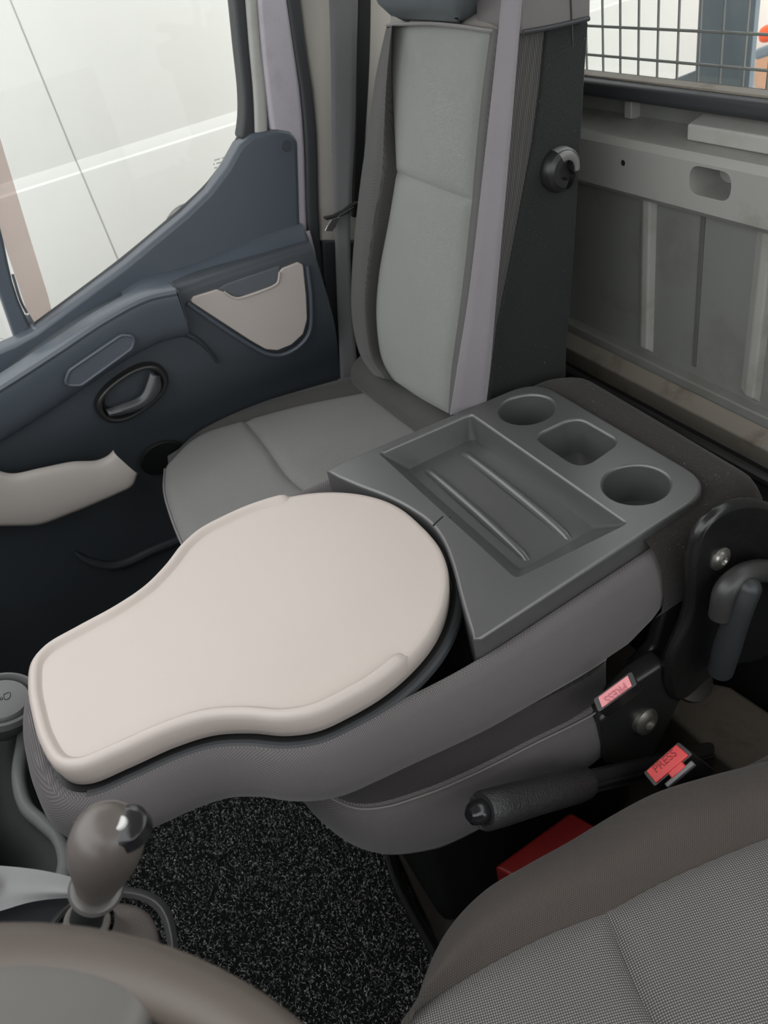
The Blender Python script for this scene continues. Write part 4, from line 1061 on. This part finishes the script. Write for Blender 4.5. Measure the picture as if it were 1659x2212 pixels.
# ------------------------------------------------------------------ handbrake
hk = thing("handbrake", PY(1560, 1640, 0.44), "black textured handbrake lever between the seats", "handbrake")
g0, g1 = PY(1040, 1753, 0.43), PY(1262, 1690, 0.445)
ax = (g1 - g0) / np.linalg.norm(g1 - g0); Lg = np.linalg.norm(g1 - g0)
lathe("grip", [(0.012, 0.002), (0.019, 0.0), (0.0210, 0.004), (0.0212, 0.03), (0.0205, Lg * 0.5), (0.0212, Lg * 0.9), (0.0195, Lg), (0.012, Lg)], g0, ax, MT['leather'], hk, seg=32, angle=50)
tube("grip_ring", [g0 + ax * 0.003 + frame_of(ax) @ np.array([0.0178 * math.cos(a), 0.0178 * math.sin(a), 0]) for a in np.linspace(0, 6.283, 16, endpoint=False)], 0.0022, plastic("ring_grey", S(120, 120, 118), 0.4), hk, seg=6, n=40, closed=True, up=ax)
lathe("button", [(0.0, -0.020), (0.006, -0.019), (0.0115, -0.013), (0.013, -0.004), (0.013, 0.006)], g0, ax, plastic("button_black", S(24, 24, 26), 0.15), hk, seg=24)
g2 = PY(1580, 1612, 0.485)
tube("lever", [g1 - ax * 0.01, (g1 + g2) / 2, g2], 0.014, MT['black'], hk, seg=12, flat=(0.8, 1.1))
for k, s in ((0.006, 1), (-0.006, 1)):
    tube("lever_flange", [g1 + np.array([0, -0.012, k]), (g1 + g2) / 2 + np.array([0, -0.012, k]), g2 + np.array([0, -0.012, k])], 0.002, MT['black'], hk, seg=6)

# worn raised floor behind the handbrake
adopt(prism("raised_step", [PZ(*p, 0.20) for p in [(1420, 1520), (1500, 1462), (1580, 1480), (1700, 1560), (1760, 1660), (1660, 1720), (1560, 1640)]], (0, 0, -0.198), metal("step_paint", S(76, 69, 59), 0.75, 0.0, S(54, 48, 41), 22), None, bevel=0.01), bpy.data.objects["floor"])
# red box under the driver's seat
rx = [PZ(*p, 0.17) for p in [(1066, 1872), (1232, 1752), (1290, 1784), (1130, 1905)]]
tag(prism("red_case", rx, (0, 0, -0.17), MT['redbox'], None, bevel=0.006), "red plastic case on the floor under the handbrake", "case")

# ------------------------------------------------------------------ driver seat
ds = thing("driver_seat", (0.25, 0.13, 0.0), "near grey fabric driver seat cushion with dark bolster", "seat")
do = cr([(0.0, 0.10), (0.006, 0.24), (0.028, 0.318), (0.062, 0.362), (0.11, 0.392), (0.18, 0.402), (0.27, 0.395), (0.37, 0.378), (0.50, 0.360), (0.58, 0.34), (0.60, 0.13), (0.58, -0.08), (0.3, -0.13), (0.05, -0.09)], 160, True)
inflate("cushion", do, [(-0.03, 0.20), (-0.006, 0.23), (0.0, 0.30), (0.0, 0.36), (-0.010, 0.385), (-0.03, 0.392), (-0.06, 0.392)], MT['fab_bolster'], ds, angle=70)
ZD = 0.405
sd_ = [PZ(*p, ZD) for p in [(870, 2205), (1010, 2112), (1180, 2022), (1310, 1972), (1420, 1912), (1540, 1858), (1660, 1810), (1800, 1752)]]
od_ = [PZ(*p, 0.400) for p in [(880, 2260), (905, 2150), (962, 2020), (1060, 1915), (1200, 1838), (1310, 1770), (1430, 1708), (1550, 1672), (1660, 1644), (1830, 1600)]]
sdn, odn = cr(sd_, 12), cr(od_, 12)
sdn = [np.array(p) for p in sdn]; odn = [np.array(p) for p in odn]
crest = [(a * 0.55 + b * 0.45) + np.array([0, 0, 0.022]) for a, b in zip(sdn, odn)]
surf("side_bolster", [sdn, crest, odn, [p + np.array([-0.002, 0.008, -0.035]) for p in odn], [p + np.array([0.004, 0.0, -0.12]) for p in odn], [p + np.array([0.02, -0.02, -0.18]) for p in odn]], MT['fab_bolster'], ds, n=80, sub=7)
Xc = PZ(1310, 1972, ZD); Xe = np.array([0.20, -0.06, ZD])
crs = [Xc, PZ(1338, 2050, ZD), PZ(1400, 2190, ZD), Xe]
fe = np.array([0.010, -0.06, ZD - 0.004]); f0 = sdn[0]
coons("front_insert", [f0, PZ(1010, 2112, ZD), PZ(1180, 2022, ZD), Xc], [fe, (fe + Xe) / 2, Xe], [f0, np.array([0.004, 0.12, ZD]), fe], crs, MT['fab_driver'], ds, n=50, m=40, puff=0.014, edge=0.018)
re_ = np.array([0.55, -0.06, ZD])
coons("rear_insert", [Xc, PZ(1420, 1912, ZD), PZ(1540, 1858, ZD), PZ(1660, 1810, ZD), PZ(1800, 1752, ZD)], [Xe, (Xe + re_) / 2, re_], crs, [PZ(1800, 1752, ZD), np.array([0.55, 0.1, ZD]), re_], MT['fab_driver'], ds, n=60, m=40, puff=0.014, edge=0.018)
tube("piping", [p + np.array([-0.001, 0.009, -0.036]) for p in odn], 0.0016, MT['thread'], ds, seg=6, n=60)
box("seat_base", (0.33, 0.13, 0.11), (0.44, 0.40, 0.22), MT['blackm'], ds, bevel=0.02)

# ------------------------------------------------------------------ floor mat with looped pile
mt = thing("floor_mat", (-0.1, 0.85, 0.0), "black looped pile carpet mat in the footwell", "mat")
mpoly = [(-0.62, 0.42), (0.05, 0.42), (0.125, 0.54), (0.148, 0.74), (0.148, 1.38), (-0.62, 1.38)]
prism("backing", [(x, y, 0.002) for x, y in rpoly(mpoly, 0.02, 4)], (0, 0, 0.010), MT['mat'], mt, bevel=0.003)
V, Fc = [], []
for k in range(21000):
    x = random.uniform(-0.36, 0.145); y = random.uniform(0.425, 1.12)
    if y < 0.74 and x > 0.145 - (0.74 - y) * 0.10: continue
    if y < 0.54 and x > 0.05 + (y - 0.42) * 0.62: continue
    a = random.uniform(0, 6.283); Lh = random.uniform(0.002, 0.0045); h = random.uniform(0.003, 0.007); w = 0.00055
    dx, dy = math.cos(a), math.sin(a); b0 = len(V); bend = random.uniform(-0.003, 0.003)
    for t in (-1, -0.45, 0.2, 1):
        cx = x + dx * Lh * t - dy * bend * (1 - t * t); cy = y + dy * Lh * t + dx * bend * (1 - t * t); cz = 0.0115 + h * (1 - t * t)
        V.append((cx - dy * w, cy + dx * w, cz)); V.append((cx + dy * w, cy - dx * w, cz + 0.0003))
    for q in range(3): Fc.append((b0 + 2 * q, b0 + 2 * q + 1, b0 + 2 * q + 3, b0 + 2 * q + 2))
pm, pnt, pb = mat_base("pile_yarn", S(60, 62, 60), 0.6)
ptc = N(pnt, "ShaderNodeTexCoord"); pn = N(pnt, "ShaderNodeTexNoise", Scale=260.0, Detail=2.0)
pnt.links.new(ptc.outputs["Object"], pn.inputs["Vector"])
prp = N(pnt, "ShaderNodeValToRGB"); prp.color_ramp.elements[0].position = 0.47; prp.color_ramp.elements[0].color = S(34, 36, 35)
prp.color_ramp.elements[1].position = 0.68; prp.color_ramp.elements[1].color = S(205, 208, 202)
pnt.links.new(pn.outputs[0], prp.inputs[0]); pnt.links.new(prp.outputs[0], pb.inputs["Base Color"])
pile = obj("looped_pile", V, Fc, pm, mt, fix=False)
pile["kind"] = "stuff"
rl = thing("door_sill_rail", (0.13, 0.65, 0.0), "thin black edge rail along the mat below the folded seat", "rail")
tube("rail_bar", [PZ(*p, 0.06) for p in [(826, 1800), (838, 1850), (858, 1912), (890, 1975), (930, 2045), (960, 2100)]], 0.006, MT['black'], rl, seg=10)
tube("rail_lip", [PZ(*p, 0.045) for p in [(838, 1800), (850, 1850), (870, 1912), (903, 1975), (943, 2045), (973, 2100)]], 0.005, MT['black'], rl, seg=10)

# ------------------------------------------------------------------ gear lever and console
gl = thing("gear_lever", PZ(185, 2030, 0.58), "dark grey gear lever knob in front of the carpet", "gear lever")
kb = PZ(209, 1914, 0.722); kt = PZ(238, 1782, 0.812)
ax = (kt - kb); Lk = np.linalg.norm(ax); ax /= Lk
lathe("knob", [(0.0, 0.0), (0.0135, 0.0), (0.0155, 0.005), (0.0165, 0.012), (0.0195, Lk * 0.30), (0.0232, Lk * 0.52), (0.0246, Lk * 0.70), (0.0228, Lk * 0.87), (0.0165, Lk * 0.98), (0.009, Lk * 1.02), (0.0, Lk * 1.03)], kb, ax, MT['knob'], gl, seg=40, angle=60)
Fk = frame_of(ax)
view = (CAM - kt) / np.linalg.norm(CAM - kt)
kprof = [(0.0, 0.0135), (0.005, 0.0155), (0.012, 0.0165), (Lk * 0.30, 0.0195), (Lk * 0.52, 0.0232), (Lk * 0.70, 0.0246), (Lk * 0.87, 0.0228), (Lk * 0.98, 0.0165), (Lk * 1.02, 0.009), (Lk * 1.03, 0.0)]
def kfun(p):
    h = float((p - kb) @ ax); rad = np.linalg.norm(p - kb - ax * h)
    return rad - float(np.interp(h, [a for a, b in kprof], [b for a, b in kprof])) if h < Lk * 1.03 else 1.0
r_ = ray(264, 1772); r_ = r_ / np.linalg.norm(r_)
cp = kt
for t_ in np.linspace(0.35, 0.9, 1100):
    if kfun(CAM + r_ * t_) < 0:
        cp = CAM + r_ * t_; break
gq = np.array([kfun(cp + np.eye(3)[k] * 0.002) - kfun(cp - np.eye(3)[k] * 0.002) for k in range(3)])
dn = gq / np.linalg.norm(gq)
cp = cp - dn * 0.0035
lathe("shift_cap", [(0.0, 0.0028), (0.008, 0.0025), (0.0125, 0.0012), (0.0145, -0.001), (0.0155, -0.010)], cp, dn, plastic("cap_black", S(30, 30, 32), 0.15), gl, seg=28, sc=(1.0, 1.0))
lathe("cap_badge", [(0.0, 0.0015), (0.0045, 0.0015), (0.0052, 0.0005), (0.0052, -0.002)], cp + dn * 0.0032 + np.array([-0.002, -0.001, 0]), dn, plastic("badge", S(190, 190, 188), 0.3), gl, seg=16)
lathe("collar_ring", [(0.013, -0.001), (0.0180, -0.003), (0.0195, -0.006), (0.0187, -0.009), (0.011, -0.010)], kb, ax, plastic("collar", S(82, 80, 78), 0.22), gl, seg=36)
kn = PZ(188, 1992, 0.660)
tube("shaft", [kb, (kb + kn) / 2, kn, kn - np.array([0, 0, 0.04])], 0.0125, MT['blackm'], gl, seg=16)
lathe("lower_ring", [(0.013, 0.0), (0.016, 0.0), (0.0175, -0.003), (0.0175, -0.008), (0.014, -0.012)], kn + ax * 0.004, ax, plastic("collar2", S(104, 100, 96), 0.35), gl, seg=32)
# leatherette boot: soft pyramid
b_o = [PZ(*p, 0.575) for p in [(110, 2030), (170, 1965), (260, 1950), (322, 1975), (345, 2040), (330, 2130), (230, 2170), (120, 2130)]]
b_m = [p * 0.55 + (kn + np.array([0, 0, -0.04])) * 0.45 + np.array([0, 0, 0.012]) for p in b_o]
b_t = [kn + np.array([0.019 * math.cos(a), 0.019 * math.sin(a), -0.008]) for a in np.linspace(2.6, 2.6 - 6.283, 8, endpoint=False)]
surf("boot", [b_o, b_m, b_t], plastic("boot_leather", S(92, 86, 82), 0.45, 300, 0.4), gl, n=48, sub=6, closed=True)
cs = thing("centre_console", (-0.24, 0.55, 0.3), "grey centre console around the gear lever boot", "console")
surf("surround", [[PZ(*p, 0.58) for p in [(100, 2040), (160, 1958), (262, 1938), (335, 1965), (362, 2050), (350, 2150), (230, 2190), (110, 2150)]],
                  [PZ(*p, 0.585) for p in [(92, 2040), (152, 1950), (266, 1926), (346, 1956), (374, 2050), (362, 2160), (230, 2205), (100, 2160)]],
                  [PZ(*p, 0.53) for p in [(88, 2030), (145, 1940), (270, 1915), (358, 1950), (385, 2050), (372, 2165), (230, 2215), (95, 2170)]]], plastic("surround_dark", S(60, 60, 60), 0.4), cs, n=60, sub=5, closed=True)
surf("fascia", [[PZ(*p, 0.60) for p in [(-80, 1868), (0, 1870), (90, 1880), (165, 1898), (215, 1920)]],
                [PZ(*p, 0.605) for p in [(-80, 1920), (0, 1925), (90, 1925), (160, 1930), (215, 1940)]],
                [PZ(*p, 0.60) for p in [(-80, 1990), (0, 1968), (70, 1948), (150, 1940), (215, 1945)]]], MT['grey'], cs, n=30, sub=5)
surf("fascia_scoop", [[PZ(*p, 0.60) for p in [(-80, 1990), (0, 1968), (70, 1948), (150, 1940), (215, 1945)]],
                      [PZ(*p, 0.58) for p in [(-80, 2010), (0, 1990), (70, 1970), (150, 1958), (215, 1955)]],
                      [PZ(*p, 0.55) for p in [(-80, 2060), (0, 2050), (70, 2045), (150, 2040), (215, 2035)]]], MT['rubber'], cs, n=30, sub=5)
tube("amber_ring", [PZ(-36, 1912, 0.612) + 0.012 * np.array([math.cos(a), math.sin(a), 0]) for a in np.linspace(0, 6.283, 14, endpoint=False)], 0.0016, MT['lens'], cs, seg=6, n=30, closed=True)
lathe("socket_cap", [(0.0, 0.002), (0.010, 0.002), (0.011, 0.0), (0.011, -0.004)], PZ(-36, 1912, 0.608), (0, 0, 1), MT['black'], cs, seg=20)
# curved console edge trim and the dark side wall behind it
ep = [(62, 1540), (52, 1600), (42, 1680), (58, 1745), (95, 1780), (128, 1812), (143, 1860), (136, 1905)]
tube("edge_trim", [PZ(*p, 0.50) for p in ep], 0.009, MT['grey'], cs, seg=12, n=60, flat=(0.9, 1.3))
surf("side_wall", [[PZ(*p, 0.495) for p in ep], [PZ(*p, 0.495) + np.array([-0.05, 0.01, -0.02]) for p in ep], [PZ(*p, 0.495) + np.array([-0.12, 0.02, -0.14]) for p in ep]], plastic("console_side", S(32, 34, 33), 0.6), cs, n=40, sub=5)
surf("console_back", [[np.array([-0.34, 0.36, z]), np.array([-0.30, 0.55, z]), np.array([-0.33, 0.86, z]), np.array([-0.40, 0.95, z])] for z in (0.05, 0.35, 0.56, 0.62)], MT['blackm'], cs, n=20, sub=3)
# round lidded holder
ch = PZ(2, 1512, 0.555)
cupn = np.array([0.35, -0.1, 1.0])
holder = thing("round_holder", ch - np.array([0, 0, 0.06]), "round grey lidded holder on the console beside the table tip", "holder")
lathe("rim", [(0.022, -0.05), (0.040, -0.018), (0.046, -0.006), (0.044, 0.002), (0.040, 0.003), (0.0375, -0.001), (0.037, -0.01)], ch, cupn, plastic("holder_rim", S(92, 92, 92), 0.4), holder, seg=48)
fcp = lathe("cover", [(0.0, 0.004), (0.02, 0.0035), (0.031, 0.002), (0.034, -0.002), (0.0345, -0.012)], ch, cupn, plastic("holder_face", S(96, 96, 96), 0.45), holder, seg=48)
Fh = frame_of(cupn)
def hp_(px, py): return PP(px, py, ch + cupn / np.linalg.norm(cupn) * 0.0042, cupn)
adopt(tube("cup_mark", [hp_(*p) for p in [(8, 1500), (11, 1511), (20, 1508), (21, 1495), (8, 1500)]], 0.0004, MT['black'], None, seg=4, n=30), fcp)
adopt(tube("cup_mark", [hp_(*p) for p in [(0, 1509), (4, 1506), (6, 1509), (2, 1512), (0, 1509)]], 0.0004, MT['black'], None, seg=4, n=30), fcp)

# ------------------------------------------------------------------ steering wheel
wc = np.array([-0.195, 0.085, 0.915]); wn = np.array([0.42, 0.0, 0.91]); wn /= np.linalg.norm(wn)
sw = thing("steering_wheel", wc - wn * 0.12, "blurred grey steering wheel close to the camera", "steering wheel")
Fw = frame_of(wn)
def wp(r, a, h=0.0): return wc + Fw @ np.array([r * math.cos(a), r * math.sin(a), h])
tube("rim", [wp(0.19, a) for a in np.linspace(0, 6.283, 48, endpoint=False)], 0.0155, MT['wheel'], sw, seg=16, n=96, closed=True, up=wn)
lathe("hub", [(0.0, 0.002), (0.07, 0.001), (0.085, -0.004), (0.096, -0.014), (0.098, -0.04), (0.07, -0.08)], wc, wn, MT['hub'], sw, seg=48)
for a in (math.radians(64), math.radians(128), math.radians(-64), math.radians(-128)):
    rows = []
    for r, w, h in ((0.07, 0.040, -0.006), (0.12, 0.044, -0.004), (0.16, 0.050, 0.003), (0.186, 0.056, 0.009), (0.194, 0.058, 0.006)):
        t = np.array([-math.sin(a), math.cos(a), 0]) * w; cc = np.array([r * math.cos(a), r * math.sin(a), h])
        rows.append([wc + Fw @ (cc - t - np.array([0, 0, 0.008])), wc + Fw @ (cc - t * 0.85), wc + Fw @ (cc + np.array([0, 0, 0.003])), wc + Fw @ (cc + t * 0.85), wc + Fw @ (cc + t - np.array([0, 0, 0.008]))])
    surf("spoke", rows, MT['hub'], sw, n=20, sub=4, solid=0.012)
tube("column", [wc - wn * 0.06, wc - wn * 0.20, wc - wn * 0.34], 0.045, MT['black'], sw, seg=20)
